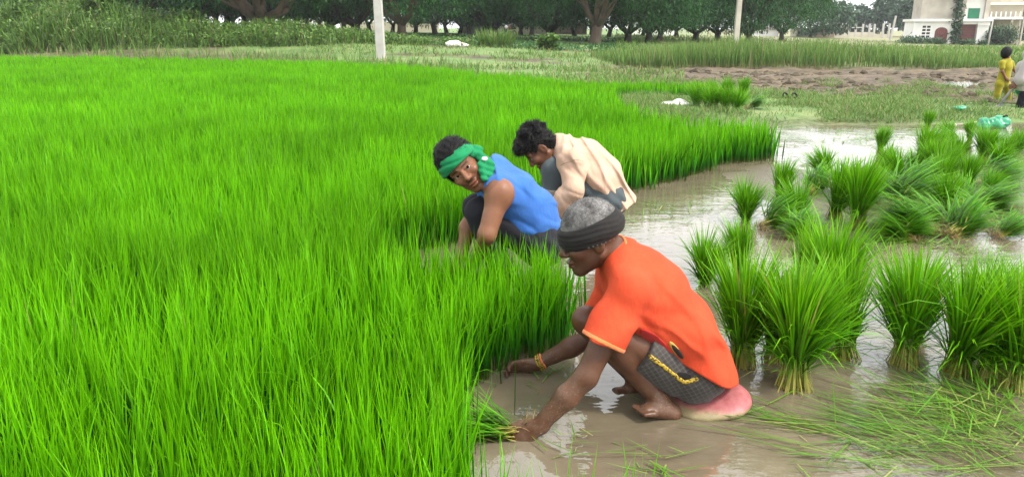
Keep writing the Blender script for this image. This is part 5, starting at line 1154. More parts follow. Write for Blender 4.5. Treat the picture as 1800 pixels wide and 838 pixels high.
m, nt, b = new_mat('yellow_tape'); tc = nt.nodes.new('ShaderNodeTexCoord'); f = ramp(nt, noise_tex(nt, 120, 1, 0.5), [(0.52, (0, 0, 0)), (0.56, (1, 1, 1))]); nt.links.new(mixc(nt, f, (0.66, 0.44, 0.02), (0.10, 0.07, 0.02)), b.inputs['Base Color']); b.inputs['Roughness'].default_value = 0.7; M['tape'] = m
def tape(p0, p1, w_):
    d = nrm(p1 - p0); s_ = nrm(np.cross(d, (0, 1.0, 0))); c = (p0 + p1) / 2
    return [near, keep(c, (np.linalg.norm(p1 - p0) * 0.56, 0.4, w_ * 1.12), np.array([d, (0, 1.0, 0), s_])), plane(c + s_ * w_, s_, 0.001), plane(c - s_ * w_, -s_, 0.001)]
for a, b_ in (((1104, 590), (1180, 648)), ((1176, 646), (1200, 664)), ((1196, 664), (1224, 656))):
    sdf_obj('side_tape', sp_, 0.0036, M['tape'], so_, 1, inflate=0.0095, clip=tape(Q(*a, 2.58), Q(*b_, 2.58), 0.0085) + cl2, fold=fold2)
sdf_obj('pocket', sp_, 0.004, M['black_cloth'], so_, 1, inflate=0.0088, clip=[near, keep(Q(1198, 652, 2.58), (0.030, 0.4, 0.013), np.array([nrm((1, 0, -0.35)), (0, 1.0, 0), nrm((0.35, 0, 1))]))] , fold=fold2)
# thread bracelets
for k, (mt, w_) in enumerate((('tape', 0.0), ('tape', 0.010), ('orange_trim', 0.020))):
    d = nrm(elF - wrF); c = wrF + d * (0.012 + w_); u_ = nrm(np.cross(d, (0, 0, 1.0))); v_ = np.cross(d, u_); mb = MB()
    mb.tube([c + 0.0315 * (cos(a) * u_ + sin(a) * v_) + d * 0.002 * sin(3 * a) for a in np.linspace(0, 2 * pi, 25)], 0.0042, 6); mb.build('thread_bracelet', M[('green_thread' if k == 1 else mt)] if 'green_thread' in M else M[mt], P1, True, local=False)
# low float seat
m, nt, b = new_mat('worn_seat_paint'); n_ = noise_tex(nt, 7, 6, 0.65); n2_ = noise_tex(nt, 30, 5, 0.7)
pk = ramp(nt, n2_, [(0.3, (0.40, 0.085, 0.10)), (0.7, (0.56, 0.20, 0.19))]); wn_ = ramp(nt, n2_, [(0.3, (0.24, 0.18, 0.08)), (0.7, (0.42, 0.34, 0.17))])
geo = nt.nodes.new('ShaderNodeTexCoord'); sx = nt.nodes.new('ShaderNodeSeparateXYZ'); nt.links.new(geo.outputs['Object'], sx.inputs[0])
ma = node(nt, 'ShaderNodeMath', operation='MULTIPLY_ADD'); nt.links.new(n_, ma.inputs[0]); ma.inputs[1].default_value = 0.03; nt.links.new(sx.outputs['Z'], ma.inputs[2])
nt.links.new(mixc(nt, ramp(nt, ma.outputs[0], [(0.036, (0, 0, 0)), (0.052, (1, 1, 1))]), wn_, pk), b.inputs['Base Color']); b.inputs['Roughness'].default_value = 0.55; bump(nt, b, n2_, 0.2, 0.004); M['seat'] = m
sc_ = G(1252, 712); st = thing('float_seat', 'worn pink and tan oval float seat under the squatting orange man', 'seat', (sc_[0], sc_[1], 0))
up_s = nrm(np.array([-0.06, -0.16, 1.0]))
sdf_obj('float_body', [cone(sc_ + [-0.05, -0.01, 0.020], sc_ + [0.02, 0.0, 0.030], 0.118, 0.125, 0.02, (up_s, 0.31))], 0.0045, M['seat'], st, 1, clip=[plane(sc_ + [0.02, 0, 0.060], up_s, 0.014)])

# ------------------------------------------------------------------ the man in the blue vest
Y0 = 3.85
gb = Q(930, 470, Y0); P2 = thing('person', 'squatting man in blue vest and green headscarf looking back over his shoulder', 'person', (gb[0], Y0, 0))
Hc = Q(812, 291, 3.80); fr = head_frame((0.03, -0.97, -0.10), (-0.70, -0.10, 0.71)); hs_ = 1.10
hp_, L = head_prims(Hc, fr, hs_)
neck = Q(863, 303, 3.90); chest = Q(895, 345, 3.88); mid = Q(932, 378, 3.90); pel = Q(955, 425, 3.92)
shN = Q(878, 338, 3.70); shF = Q(870, 312, 4.06); elN = Q(856, 412, 3.62); wrN = Q(838, 455, 3.75); elF = Q(822, 400, 4.0); wrF = Q(812, 450, 3.92)
hipN = Q(950, 432, 3.82); hipF = Q(945, 425, 4.02); knN = Q(843, 372, 3.80); knF = Q(838, 365, 4.0); anN = Q(880, 475, 3.80); anF = Q(880, 470, 4.0)
body = hp_ + [cone(L(-0.025, 0, -0.05), neck, 0.055, 0.062, 0.03), cone(neck, chest, 0.055, 0.118, 0.05, (YW, 1.25)), cone(chest, mid, 0.12, 0.11, 0.06, (YW, 1.2)), cone(mid, pel, 0.11, 0.12, 0.06, (YW, 1.2)),
              cone(neck, shN, 0.040, 0.066, 0.03), cone(neck, shF, 0.040, 0.064, 0.03), ell(shN + [0, -0.005, -0.01], (0.068, 0.064, 0.075), 0.03),
              cone(shN, elN, 0.060, 0.044, 0.03), cone(elN, wrN, 0.044, 0.028, 0.02), cone(shF, elF, 0.058, 0.044, 0.03), cone(elF, wrF, 0.044, 0.028, 0.02),
              cone(pel, hipN, 0.10, 0.09, 0.05), cone(pel, hipF, 0.10, 0.09, 0.05), cone(hipN, knN, 0.086, 0.056, 0.03), cone(hipF, knF, 0.086, 0.056, 0.03), cone(knN, anN, 0.052, 0.034, 0.02), cone(knF, anF, 0.052, 0.034, 0.02)]
body += foot_prims(anN, anN + [0.04, 0, -0.03], anN + [-0.12, -0.02, -0.045]) + foot_prims(anF, anF + [0.04, 0, -0.03], anF + [-0.12, 0.02, -0.045])
body += hand_prims(wrN, (-0.5, 0.2, -0.7), (-0.6, 0.4, 0.2), 0.9, thumb=-1) + hand_prims(wrF, (-0.5, 0.0, -0.7), (-0.6, -0.4, 0.2), 0.9, thumb=1)
bo = sdf_obj('body', body, 0.0050, M['skin_mid'], P2, 1, face_tone(Hc, fr, hs_, 0.30, None, 0.9))
eyes(bo, L, fr, hs_, nrm(np.array([0, 0, 1.4]) - Hc)); R = np.array(fr)
hr = sdf_obj('hair', [ell(L(-0.012, 0, 0.042), hs_ * np.array([0.096, 0.080, 0.092]), 0.01, R), ell(L(-0.03, 0, -0.01), hs_ * np.array([0.072, 0.074, 0.085]), 0.02, R)], 0.005, M['hair_black'], P2, 1, inflate=0.014,
        clip=[plane(L(0.045, 0, 0.02), nrm(fr[0] * 1 - fr[2] * 0.75), 0.01)], fold=hair_fold(0.012, 55, 0.006, 120))
strands(hr, 3500, 0.020, 0.0022, M['hair_blade'], 0.9, 1.0)
nb = nrm(fr[2] - 0.22 * fr[0] + 0.0 * fr[1])
def fold_sc(X, Y, Z):
    hgt = (X - Hc[0]) * nb[0] + (Y - Hc[1]) * nb[1] + (Z - Hc[2]) * nb[2]; l_ = (X - Hc[0]) * fr[1][0] + (Y - Hc[1]) * fr[1][1] + (Z - Hc[2]) * fr[1][2]
    return 0.010 * vn3(l_ * 7, (Z - Hc[2]) * 3, (hgt + 0.25 * l_ + 0.01 * np.sin(18 * l_)) * 55, 1, 12) - 0.001 * np.sin(2 * pi * (hgt + 0.3 * l_) / 0.021 + 2 * np.sin(20 * l_)) - 0.006 * np.exp(-((hgt - 0.03) / 0.04) ** 2)
sc_b = sdf_obj('headscarf', [ell(L(-0.006, 0, 0.022), hs_ * np.array([0.104, 0.084, 0.098]), 0.01, R)], 0.0045, M['green_cloth'], P2, 1, inflate=0.011, shell=0.028, clip=[plane(L(0, 0, 0.078), nb), plane(L(0.0, 0, 0.008), -nb)], fold=fold_sc)
kc = L(-0.02, 0.098, 0.045); k2 = Q(857, 290, 3.78)
sdf_obj('knot', [ell(Q(835, 262, 3.82), (0.040, 0.032, 0.022), 0.02), ell(Q(828, 270, 3.78), (0.035, 0.03, 0.02), 0.02), cone(Q(838, 268, 3.80), k2, 0.022, 0.030, 0.02), cone(k2, Q(860, 312, 3.74), 0.032, 0.024, 0.02), cone(Q(845, 290, 3.74), Q(852, 315, 3.70), 0.022, 0.016, 0.02), cone(k2, Q(868, 300, 3.78), 0.022, 0.014, 0.015)],
        0.0045, M['green_cloth'], sc_b, 1, fold=wrinkle(0.004, [(nrm((0.9, 0.2, 0.3)), 0.022, 1, 0.5), (nrm((0.3, 0.3, 0.9)), 0.03, 0.7, 2)]))
sdf_obj('white_patch', [ell(Q(852, 279, 3.735), (0.016, 0.008, 0.011), 0.01)], 0.003, M['white_wall'], sc_b, 1)
ax2 = nrm(pel - neck); nk = nrm(neck - L(-0.025, 0, -0.05))
tr = [cone(neck + (chest - neck) * 0.3, chest, 0.080, 0.125, 0.06, (YW, 1.25)), cone(chest, mid, 0.125, 0.120, 0.06, (YW, 1.2)), cone(mid, pel, 0.120, 0.125, 0.06, (YW, 1.22)), cone(neck * .8 + shN * .2, shN * .85 + neck * .15, 0.056, 0.070, 0.05), cone(neck * .8 + shF * .2, shF * .85 + neck * .15, 0.056, 0.068, 0.05), cone(neck + nk * 0.012, neck + (chest - neck) * 0.4, 0.060, 0.085, 0.05)]
f3 = creases(0.60, -0.80, 6, 15, 0.018, 0.0140, 8)
arm_cut = ('cone', shN + np.array([-0.03, -0.12, 0.0]), shN + np.array([-0.025, 0.02, -0.03]), 0.068, 0.068, 0.006, None, None, 's')
ve_ = sdf_obj('vest', tr + [arm_cut], 0.0048, M['blue'], P2, 1, inflate=0.007, clip=[plane(pel + ax2 * 0.03, ax2, 0.004)], fold=f3)
aa = shN + np.array([-0.012, -0.045, 0.0]); ad_ = nrm(np.array([-0.005, 0.12, -0.07])); u_ = nrm(np.cross(ad_, (1.0, 0, 0))); v_ = np.cross(ad_, u_)
tp = [cone(hipN, knN, 0.098, 0.070, 0.03), cone(hipF, knF, 0.098, 0.070, 0.03), cone(knN, anN, 0.070, 0.058, 0.02), cone(knF, anF, 0.070, 0.058, 0.02), cone(pel, hipN, 0.11, 0.105, 0.05), cone(pel, hipF, 0.11, 0.105, 0.05), cone(pel, pel - ax2 * 0.05, 0.112, 0.11, 0.04, (YW, 1.2))]
sdf_obj('trousers', tp, 0.0055, M['navy'], P2, 1, inflate=0.004, fold=wrinkle(0.003, [(nrm((0.5, 0.2, 0.8)), 0.06, 1, 0.4), (nrm((0.9, 0.2, -0.3)), 0.08, 0.7, 2.4)]))

# ------------------------------------------------------------------ the man in the peach shirt
Y0 = 4.85
P3 = thing('person', 'squatting man in peach long-sleeved shirt bent down with his black hair forward', 'person', (Q(1030, 370, Y0)[0], Y0, 0))
Hc = Q(947, 258, 4.82); fr = head_frame((-0.62, -0.12, -0.78), (-0.78, 0.0, 0.62)); hs_ = 1.05
hp_, L = head_prims(Hc, fr, hs_)
neck = Q(984, 259, 4.87); chest = Q(1025, 285, 4.87); mid = Q(1055, 310, 4.87); pel = Q(1070, 350, 4.88)
shN = Q(1005, 285, 4.68); shF = Q(1000, 275, 5.05); elN = Q(1008, 335, 4.58); wrN = Q(985, 362, 4.64); elF = Q(985, 340, 5.05); wrF = Q(955, 375, 4.95)
hipN = Q(1068, 352, 4.78); hipF = Q(1066, 350, 4.98); knN = Q(973, 297, 4.78); knF = Q(970, 294, 4.98); anN = Q(975, 385, 4.80); anF = Q(975, 385, 5.0)
footH = Q(1090, 388, 4.95)
body = hp_ + [cone(L(-0.025, 0, -0.05), neck, 0.052, 0.058, 0.03), cone(neck, chest, 0.052, 0.108, 0.05, (YW, 1.25)), cone(chest, mid, 0.112, 0.105, 0.06, (YW, 1.2)), cone(mid, pel, 0.105, 0.115, 0.06, (YW, 1.2)),
              cone(neck, shN, 0.038, 0.052, 0.03), cone(neck, shF, 0.038, 0.052, 0.03), cone(shN, elN, 0.05, 0.038, 0.03), cone(elN, wrN, 0.038, 0.026, 0.02), cone(shF, elF, 0.05, 0.038, 0.03), cone(elF, wrF, 0.038, 0.026, 0.02),
              cone(pel, hipN, 0.095, 0.088, 0.05), cone(pel, hipF, 0.095, 0.088, 0.05), cone(hipN, knN, 0.082, 0.054, 0.03), cone(hipF, knF, 0.082, 0.054, 0.03), cone(knN, anN, 0.050, 0.034, 0.02), cone(knF, anF, 0.050, 0.034, 0.02)]
body += foot_prims(anN, anN + [0.05, 0, -0.03], anN + [-0.12, -0.02, -0.05]) + foot_prims(anF, anF + [0.05, 0, -0.03], anF + [-0.12, 0.02, -0.05])
body += hand_prims(wrN, (-0.5, 0.1, -0.8), (-0.6, 0.4, 0.2), 0.9, thumb=-1) + hand_prims(wrF, (-0.5, 0.0, -0.8), (-0.6, -0.4, 0.2), 0.9, thumb=1)
bo = sdf_obj('body', body, 0.0055, M['skin_young'], P3, 1, face_tone(Hc, fr, hs_, 0.1, None, 0.5)); eyes(bo, L, fr, hs_, fr[0]); R = np.array(fr)
hv = [ell(L(-0.012, 0, 0.045), hs_ * np.array([0.100, 0.082, 0.092]), 0.01, R), ell(L(-0.045, 0, 0.0), hs_ * np.array([0.065, 0.072, 0.088]), 0.02, R), ell(L(0.062, 0, 0.085), hs_ * np.array([0.055, 0.070, 0.042]), 0.02, R), ell(L(0.095, -0.01, 0.062), hs_ * np.array([0.028, 0.055, 0.030]), 0.02, R)]
r3 = np.random.default_rng(5)
for k in range(46):
    v = r3.normal(size=3); v /= np.linalg.norm(v); v[2] = abs(v[2]) * 0.9 + 0.1; q = L(-0.012 + 0.108 * v[0], 0.088 * v[1], 0.045 + 0.10 * v[2])
    if v[0] < 0.85 or v[2] > .3: hv.append(ell(q, r3.uniform(0.012, 0.019, 3), 0.012))
hr = sdf_obj('hair', hv, 0.005, M['hair_black'], P3, 1, inflate=0.003, clip=[plane(L(0.075, 0, 0.03), nrm(fr[0] * 0.8 - fr[2] * 0.9), 0.01)], fold=hair_fold(0.014, 48, 0.007, 110))
strands(hr, 5500, 0.024, 0.0022, M['hair_blade'], 0.9, 1.3)
ax3 = nrm(pel - neck); nk = nrm(neck - L(-0.025, 0, -0.05))
tr = [cone(neck + (chest - neck) * 0.3, chest, 0.080, 0.120, 0.06, (YW, 1.25)), cone(chest, mid, 0.120, 0.120, 0.06, (YW, 1.2)), cone(mid, pel, 0.120, 0.128, 0.06, (YW, 1.25)), cone(pel, pel + ax3 * 0.09 + np.array([0.02, 0, 0]), 0.122, 0.120, 0.05, (YW, 1.3)), cone(neck * .8 + shN * .2, shN, 0.054, 0.064, 0.05), cone(neck * .8 + shF * .2, shF, 0.054, 0.064, 0.05), cone(neck + nk * 0.006, neck + (chest - neck) * 0.4, 0.060, 0.084, 0.05),
      cone(shN, elN, 0.062, 0.054, 0.035), cone(elN, wrN, 0.054, 0.046, 0.02), cone(shF, elF, 0.062, 0.054, 0.035), cone(elF, wrF, 0.054, 0.046, 0.02)]
f4 = creases(0.55, -0.83, 6, 15, 0.020, 0.0190, 4)
s3 = sdf_obj('shirt', tr, 0.0055, M['peach'], P3, 1, inflate=0.008, clip=[plane(pel + ax3 * 0.065, ax3 * 0.9 + np.array([-0.25, 0, -0.15]), 0.004)], fold=f4)
sdf_obj('collar', [cone(neck - nk * 0.06, neck + nk * 0.06, 0.056, 0.092, 0.01, (YW, 1.08))], 0.0045, M['peach'], s3, 1, inflate=0.006, shell=0.009, clip=[plane(neck - nk * 0.042, -nk, 0.003), plane(neck + nk * 0.018, nk, 0.003)])
for (a, b_) in ((elN, wrN), (elF, wrF)):
    d = nrm(b_ - a); sdf_obj('cuff', [cone(b_ - d * 0.06, b_ + d * 0.06, 0.047, 0.047, 0.01)], 0.005, M['peach'], s3, 1, inflate=0.013, shell=0.012, clip=[plane(b_ + d * 0.02, d, 0.003), plane(b_ - d * 0.03, -d, 0.003)])
sp3 = shN * 0.85 + elN * 0.15; d = nrm(elN - shN); u_ = nrm(np.cross(d, (0, 0, 1.0))); v_ = np.cross(d, u_)
sdf_obj('shoulder_seam', [c_ for c_ in tr if c_[0] == 'cone'], 0.0045, M['seam'], s3, 1, inflate=0.0095, clip=[plane(sp3 + d * 0.004, d, 0.001), plane(sp3 - d * 0.004, -d, 0.001), ell(sp3 + [0, -0.05, 0], (0.085, 0.10, 0.085), 0.002)], fold=f4)
cuN, cuF = knN + (anN - knN) * 0.42, knF + (anF - knF) * 0.42
tp = [cone(hipN, knN, 0.096, 0.072, 0.03), cone(hipF, knF, 0.096, 0.072, 0.03), cone(knN, cuN, 0.072, 0.066, 0.02), cone(knF, cuF, 0.072, 0.066, 0.02), cone(pel, hipN, 0.108, 0.105, 0.05), cone(pel, hipF, 0.108, 0.105, 0.05), cone(hipN, hipN + [0.0, 0, -0.03], 0.105, 0.10, .03)]
tr3 = sdf_obj('jeans', tp, 0.0055, M['jeans'], P3, 1, inflate=0.004, fold=wrinkle(0.003, [(nrm((0.5, 0.2, 0.8)), 0.06, 1, 0.4), (nrm((0.9, 0.2, -0.3)), 0.08, 0.7, 2.4)]))
for a, b_ in ((knN, cuN), (knF, cuF)):
    d = nrm(b_ - a); sdf_obj('turn_up', [cone(b_ - d * 0.04, b_ + d * 0.08, 0.067, 0.066, 0.02)], 0.005, M['khaki'], tr3, 1, inflate=0.008, shell=0.012, clip=[plane(b_ + d * 0.05, d, 0.004), plane(b_ - d * 0.02, -d, 0.004)])

# ------------------------------------------------------------------ child and tool holder at the edge
Y0 = 14.1
P4 = thing('person', 'small child in mustard yellow clothes walking on the mud bund', 'person', (Q(1760, 190, Y0)[0], Y0, float(Q(1760, 190, Y0)[2])))
K = lambda px, py, dy=0.0: Q(px, py, Y0 + dy)
Hc = K(1769, 95); fr = head_frame((0.75, 0.55, -0.25), (0.1, 0.1, 1)); hp_, L = head_prims(Hc, fr, 0.86)
neck, chest, pel = K(1770, 106), K(1769, 118), K(1762, 145)
hipN, hipF, knN, knF, anN, anF = K(1757, 148, -.04), K(1768, 148, .05), K(1753, 166, -.04), K(1772, 164, .08), K(1750, 184, -.02), K(1772, 184, .16)
shN, shF, elN, elF, wrN, wrF = K(1761, 111, -.06), K(1777, 111, .06), K(1762, 126, -.10), K(1782, 123, .04), K(1768, 138, -.12), K(1789, 132, .02)
body = hp_ + [cone(L(-.02, 0, -.05), neck, .036, .04, .02), cone(neck, chest, .055, .078, .04), cone(chest, pel, .078, .085, .04), cone(neck, shN, .036, .036, .03), cone(neck, shF, .036, .036, .03), cone(shN, elN, .034, .026, .02), cone(elN, wrN, .026, .019, .02), cone(shF, elF, .034, .026, .02), cone(elF, wrF, .026, .019, .02),
              cone(hipN, knN, .058, .042, .02), cone(knN, anN, .038, .026, .02), cone(hipF, knF, .058, .042, .02), cone(knF, anF, .038, .026, .02)] + foot_prims(anN, anN + [-.03, -.01, -.03], anN + [.08, .04, -.04], s=.7) + foot_prims(anF, anF + [-.03, 0, -.03], anF + [.08, .05, -.04], s=.7)
body += hand_prims(wrN, (.6, -.1, -.5), (.1, .8, .1), .6, .65) + hand_prims(wrF, (.8, 0, -.4), (.1, -.8, .1), .6, .65, thumb=-1)
sdf_obj('body', body, 0.009, M['skin_mid'], P4, 1, face_tone(Hc, fr, .86)); R = np.array(fr)
sdf_obj('hair', [ell(L(-.012, 0, .04), .86 * np.array([.098, .080, .09]), .01, R), ell(L(-.04, 0, 0), .86 * np.array([.065, .074, .09]), .02, R)], .008, M['hair_black'], P4, 1, inflate=.016, clip=[plane(L(.05, 0, .02), nrm(fr[0] - .7 * fr[2]), .01)])
sdf_obj('tunic', [cone(neck, chest, .060, .085, .04), cone(chest, pel, .088, .105, .04), cone(neck, shN, .044, .044, .03), cone(neck, shF, .044, .044, .03), cone(shN, shN * .45 + elN * .55, .044, .044, .02), cone(shF, shF * .45 + elF * .55, .044, .044, .02)], .008, M['yellow_cloth'], P4, 1, inflate=.004, clip=[plane(pel + [0, 0, -.06], (0, 0, -1), .005)])
sdf_obj('trousers', [cone(pel, hipN, .09, .075, .03), cone(pel, hipF, .09, .075, .03), cone(hipN, knN, .07, .056, .02), cone(hipF, knF, .07, .056, .02), cone(knN, knN * .4 + anN * .6, .054, .052, .02), cone(knF, knF * .4 + anF * .6, .054, .052, .02)], .008, M['yellow_cloth'], P4, 1)
Y0 = 12.9
P5 = thing('person', 'adult in pinkish grey shawl and dark trousers bending with a tool at the picture edge', 'person', (Q(1800, 205, Y0)[0], Y0, float(Q(1800, 205, Y0)[2])))
K = lambda px, py, dy=0.0: Q(px, py, Y0 + dy)
Hc = K(1822, 76); fr = head_frame((-0.75, -0.2, -0.5), (-0.5, 0, 0.8)); hp_, L = head_prims(Hc, fr, 1.0)
neck, chest, pel = K(1826, 95), K(1834, 115), K(1838, 150)
hipN, hipF, knN, knF, anN, anF = K(1830, 155, -.08), K(1836, 155, .10), K(1800, 168, -.10), K(1806, 166, .12), K(1788, 200, -.08), K(1812, 198, .14)
shN, shF, elN, elF, wrN, wrF = K(1822, 104, -.18), K(1822, 104, .18), K(1806, 130, -.22), K(1804, 130, .20), K(1788, 146, -.16), K(1790, 140, .10)
body = hp_ + [cone(L(-.02, 0, -.05), neck, .052, .058, .02), cone(neck, chest, .085, .12, .06, (YW, 1.25)), cone(chest, pel, .12, .12, .06, (YW, 1.2)), cone(neck, shN, .055, .058, .04), cone(neck, shF, .055, .058, .04), cone(shN, elN, .05, .038, .02), cone(elN, wrN, .038, .026, .02), cone(shF, elF, .05, .038, .02), cone(elF, wrF, .038, .026, .02),
              cone(pel, hipN, .10, .09, .04), cone(pel, hipF, .10, .09, .04), cone(hipN, knN, .085, .055, .02), cone(hipF, knF, .085, .055, .02), cone(knN, anN, .05, .033, .02), cone(knF, anF, .05, .033, .02)]
body += foot_prims(anN, anN + [.03, 0, -.05], anN + [-.12, -.03, -.06]) + foot_prims(anF, anF + [.03, 0, -.05], anF + [-.12, 0, -.06]) + hand_prims(wrN, (-.8, 0, -.5), (0, .8, -.3), 1.0, thumb=-1) + hand_prims(wrF, (-.8, 0, -.5), (0, -.8, -.3), 1.0)
sdf_obj('body', body, 0.009, M['skin_young'], P5, 1, face_tone(Hc, fr, 1.0)); R = np.array(fr)
sdf_obj('hair', [ell(L(-.012, 0, .04), np.array([.098, .080, .09]), .01, R), ell(L(-.04, 0, 0), np.array([.065, .074, .09]), .02, R)], .008, M['hair_black'], P5, 1, inflate=.01, clip=[plane(L(.05, 0, .02), nrm(fr[0] - .7 * fr[2]), .01)])
sdf_obj('shawl', [cone(K(1815, 96), chest, .12, .16, .06, (YW, 1.3)), cone(chest, K(1826, 148), .16, .17, .06, (YW, 1.3)), cone(K(1812, 100, -.16), K(1795, 140, -.2), .075, .09, .05), cone(K(1812, 100, .16), K(1796, 140, .16), .07, .09, .05), cone(K(1795, 140, -.15), K(1795, 152, -.1), .08, .08, .05), cone(K(1800, 120, 0), K(1800, 150, 0), .12, .12, .06)], .009, M['grey_cloth'], P5, 1, inflate=.006,
        clip=[plane(K(1790, 160), (-0.15, 0, -1), .006)], fold=wrinkle(.008, [(nrm((.9, .3, .1)), .11, 1, .4), (nrm((.6, -.6, .2)), .16, .8, 2)]))
sdf_obj('green_underlayer', [cone(K(1798, 158), K(1815, 166), .10, .10, .04, (YW, 1.3))], .009, M['green_cloth'], P5, 1)
sdf_obj('trousers', [cone(pel, hipN, .108, .10, .04), cone(pel, hipF, .108, .10, .04), cone(hipN, knN, .098, .075, .02), cone(hipF, knF, .098, .075, .02), cone(knN, anN, .074, .058, .02), cone(knF, anF, .074, .058, .02)], .009, M['navy'], P5, 1)
tl = thing('hoe', 'long grey-handled tool slanting past the yellow child', 'tool', K(1760, 185, .1)); mb = MB(); mb.tube([K(1794, 138, -.03), K(1758, 184, -.03)], 0.02, 8); mb.build('handle', M['metal'], tl, True, local=False)
mb = MB(); c = K(1756, 186, -.03) - np.array(tl.location); mb.add([c + [-.09, -.02, -.02], c + [.05, -.02, .03], c + [.05, .02, .03], c + [-.09, .02, -.02], c + [-.07, -.02, -.10], c + [.07, -.02, -.05], c + [.07, .02, -.05], c + [-.07, .02, -.10]], [(3, 2, 1, 0), (4, 5, 6, 7), (0, 1, 5, 4), (1, 2, 6, 5), (2, 3, 7, 6), (3, 0, 4, 7)]); mb.build('blade', M['metal'], tl)

# ------------------------------------------------------------------ small things on the bund
m, nt, b = new_mat('green_plastic'); nt.links.new(ramp(nt, noise_tex(nt, 5, 5, 0.6), [(0.35, (0.005, 0.27, 0.11)), (0.65, (0.04, 0.46, 0.22))]), b.inputs['Base Color']); b.inputs['Roughness'].default_value = 0.3; b.inputs['Subsurface Weight'].default_value = 0.1; M['green_plastic'] = m
def ground_at(px, py, lift=0.0):
    p = G(px, py, 0.12); p[2] = float(ground_z(p[0:1], p[1:2])[0]) + lift; return p
gs = ground_at(1746, 210); sk_ = thing('plastic_sack', 'crumpled glossy green plastic sack lying on the bund grass', 'sack', gs)
sdf_obj('sack_body', [ell(gs + [-.02, 0, .08], (.20, .15, .10), .04), ell(gs + [.12, .02, .10], (.12, .13, .10), .03), ell(gs + [-.17, -.03, .05], (.10, .10, .06), .04)], .008, M['green_plastic'], sk_, 1, fold=lambda X, Y, Z: 0.06 * vn3(X, Y, Z, 9, 3) + 0.03 * np.abs(vn3(X, Y, Z, 22, 5)))
mb = MB(); mb.tube([(.10, -.06, .19), (.17, -.03, .20), (.21, .03, .18), (.22, .09, .12)], .012, 6); mb.build('dark_rim', M['black_cloth'], sk_, True)
wh = ground_at(1712, 208, .05); o = thing('wooden_handle', 'pale thin handle lying beside the green plastic sack', 'handle', wh); mb = MB(); mb.tube([(-.28, -.05, 0), (0, 0, .02), (.2, .02, .05)], .018, 8); mb.build('shaft', M['cream_wall'], o, True); mb = MB(); mb.tube([(-.33, -.06, -.01), (-.28, -.05, 0)], .026, 8); mb.build('end_knob', M['cream_wall'], o, True)
ts = ground_at(1686, 194, .0); o = thing('plastic_bag', 'small turquoise plastic bag on the grass apart from the green sack', 'bag', ts)
sdf_obj('bag_body', [ell(ts + [0, 0, .03], (.11, .08, .035), .02), ell(ts + [.05, 0, .045], (.06, .05, .03), .02)], .007, M['green_plastic'], o, 1, fold=wrinkle(.005, [(nrm((.9, .2, .5)), .05, 1, .3), (nrm((.3, .7, .6)), .06, .9, 2.1)]))
mb = MB(); mb.tube([(.09, 0, .04), (.14, .01, .06), (.17, 0, .02)], .008, 6); mb.build('bag_handle', M['green_plastic'], o, True)
ws = ground_at(1188, 185); o = thing('plastic_sheet', 'crumpled white plastic sheet by the slanting far bundles', 'sheet', ws)
sdf_obj('sheet', [ell(ws + [0, 0, .02], (.24, .16, .035), .03), ell(ws + [.06, .03, .05], (.10, .09, .05), .03), ell(ws + [-.12, 0, .03], (.12, .09, .03), .03)], .009, M['white_wall'], o, 1, fold=wrinkle(.012, [(nrm((.9, .2, .5)), .08, 1, .3), (nrm((.3, .7, .6)), .10, .9, 2.1)]))
for px, lab in ((1381, 'black rubber sandal standing nearer the slanting far bundles'), (1397, 'black rubber sandal standing farther from the slanting far bundles')):
    p = ground_at(px, 175, .01); o = thing('sandal', lab, 'sandal', p, radians(20), 'pair of black sandals'); mb = MB()
    prof = [(0.045 * cos(a) * (1.0 if sin(a) > 0 else 0.85), 0.13 * sin(a)) for a in np.linspace(0, 2 * pi, 20, endpoint=False)]; V = [(x, y, 0) for x, y in prof] + [(x, y, .022) for x, y in prof]; n = 20
    mb.add(V, [tuple(range(n - 1, -1, -1)), tuple(range(n, 2 * n))] + [(i, (i + 1) % n, (i + 1) % n + n, i + n) for i in range(n)]); mb.build('sole', M['black_cloth'], o)
    mb = MB(); mb.tube([(-.055, .0, .01), (-.05, .02, .06), (-.02, .04, .09), (.02, .04, .09), (.05, .02, .06), (.055, .0, .01)], .016, 8); mb.build('strap', M['black_cloth'], o, True)
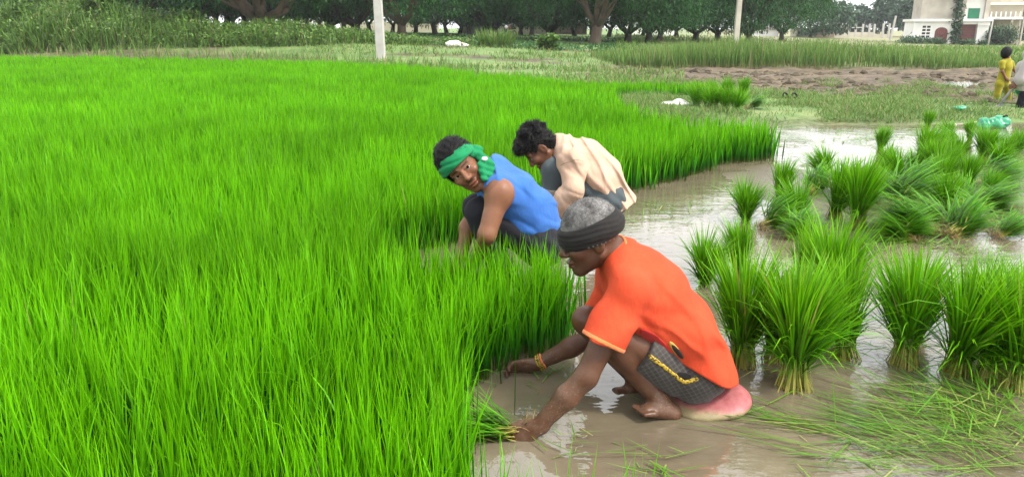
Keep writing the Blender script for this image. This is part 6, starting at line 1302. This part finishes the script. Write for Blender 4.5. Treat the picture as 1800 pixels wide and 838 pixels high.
for (px, t, r_, lab) in ((797, 32.5, .34, 'bigger pale cloth sack lying on the grass left of the bright clump'), (814, 32.6, .2, 'smaller pale cloth sack beside the bigger one on the grass')):
    p = GT(px, t); o = thing('cloth_sack', lab, 'sack', p, group='pale sacks on the grass')
    sdf_obj('sack_body', [ell(p + [0, 0, r_ * .35], (r_, r_ * .6, r_ * .42), .05), ell(p + [-r_ * .4, 0, r_ * .25], (r_ * .5, r_ * .5, r_ * .3), .05)], .02, M['white_wall'], o, 1, fold=wrinkle(.02, [(nrm((.9, .2, .5)), .2, 1, .3), (nrm((.3, .7, .6)), .22, .9, 2.1)]))
    mb = MB(); mb.tube([(r_ * .85, 0, r_ * .35), (r_ * 1.05, 0, r_ * .45), (r_ * 1.2, 0, r_ * .3)], [r_ * .16, r_ * .1, r_ * .2], 8); mb.build('sack_neck', M['cream_wall'], o, True)
# motorbike under the trees
p = GT(897, 47); mo = thing('motorcycle', 'dark motorcycle with red tank and white headlight parked under the orchard trees', 'motorcycle', p, radians(-115))
for x in (-.62, .62):
    wb = MB(); wb.torus((x, 0, .30), .27, .045); wh_ = wb.build('wheel', M['black_cloth'], mo, True); mb = MB(); mb.tube([(x, -.05, .30), (x, .05, .30)], .10, 12); mb.build('hub', M['metal'], wh_, True)
mb = MB(); mb.tube([(-.62, 0, .30), (-.2, 0, .42), (.25, 0, .5), (.42, 0, .78)], .05, 8); mb.tube([(.62, -.06, .3), (.45, -.06, .85)], .025, 6); mb.tube([(.62, .06, .3), (.45, .06, .85)], .025, 6); mb.build('frame', M['metal'], mo, True)
mb = MB(); mb.box(-.22, .2, -.13, .13, .3, .56, .03); mb.build('engine', M['dark'], mo); mb = MB(); mb.tube([(-.02, 0, .72), (.12, 0, .76), (.32, 0, .74)], [.08, .14, .09], 12); mb.build('fuel_tank', M['gate_red'], mo, True)
mb = MB(); mb.box(-.62, -.02, -.12, .12, .66, .76, .03); mb.build('saddle', M['black_cloth'], mo); mb = MB(); mb.tube([(.36, -.36, .98), (.44, -.1, .92), (.44, .1, .92), (.36, .36, .98)], .022, 6); mb.build('handlebar', M['metal'], mo, True)
mb = MB(); mb.tube([(.46, 0, .80), (.60, 0, .80)], [.06, .11], 14); mb.build('headlight', M['white_wall'], mo, True)

# ------------------------------------------------------------------ surface colours down to real-world reflectance
def deepen(f):
    for mt in bpy.data.materials:
        if mt.name in ('limewash', 'haze'): continue
        nt = mt.node_tree
        for nd in list(nt.nodes):
            if nd.type in ('BSDF_PRINCIPLED', 'BSDF_TRANSLUCENT'):
                i = nd.inputs['Base Color' if nd.type == 'BSDF_PRINCIPLED' else 'Color']
                if i.is_linked:
                    src = i.links[0].from_socket; nt.links.new(mixc(nt, 1.0, src, (f, f, f), 'MULTIPLY'), i)
deepen(0.58)
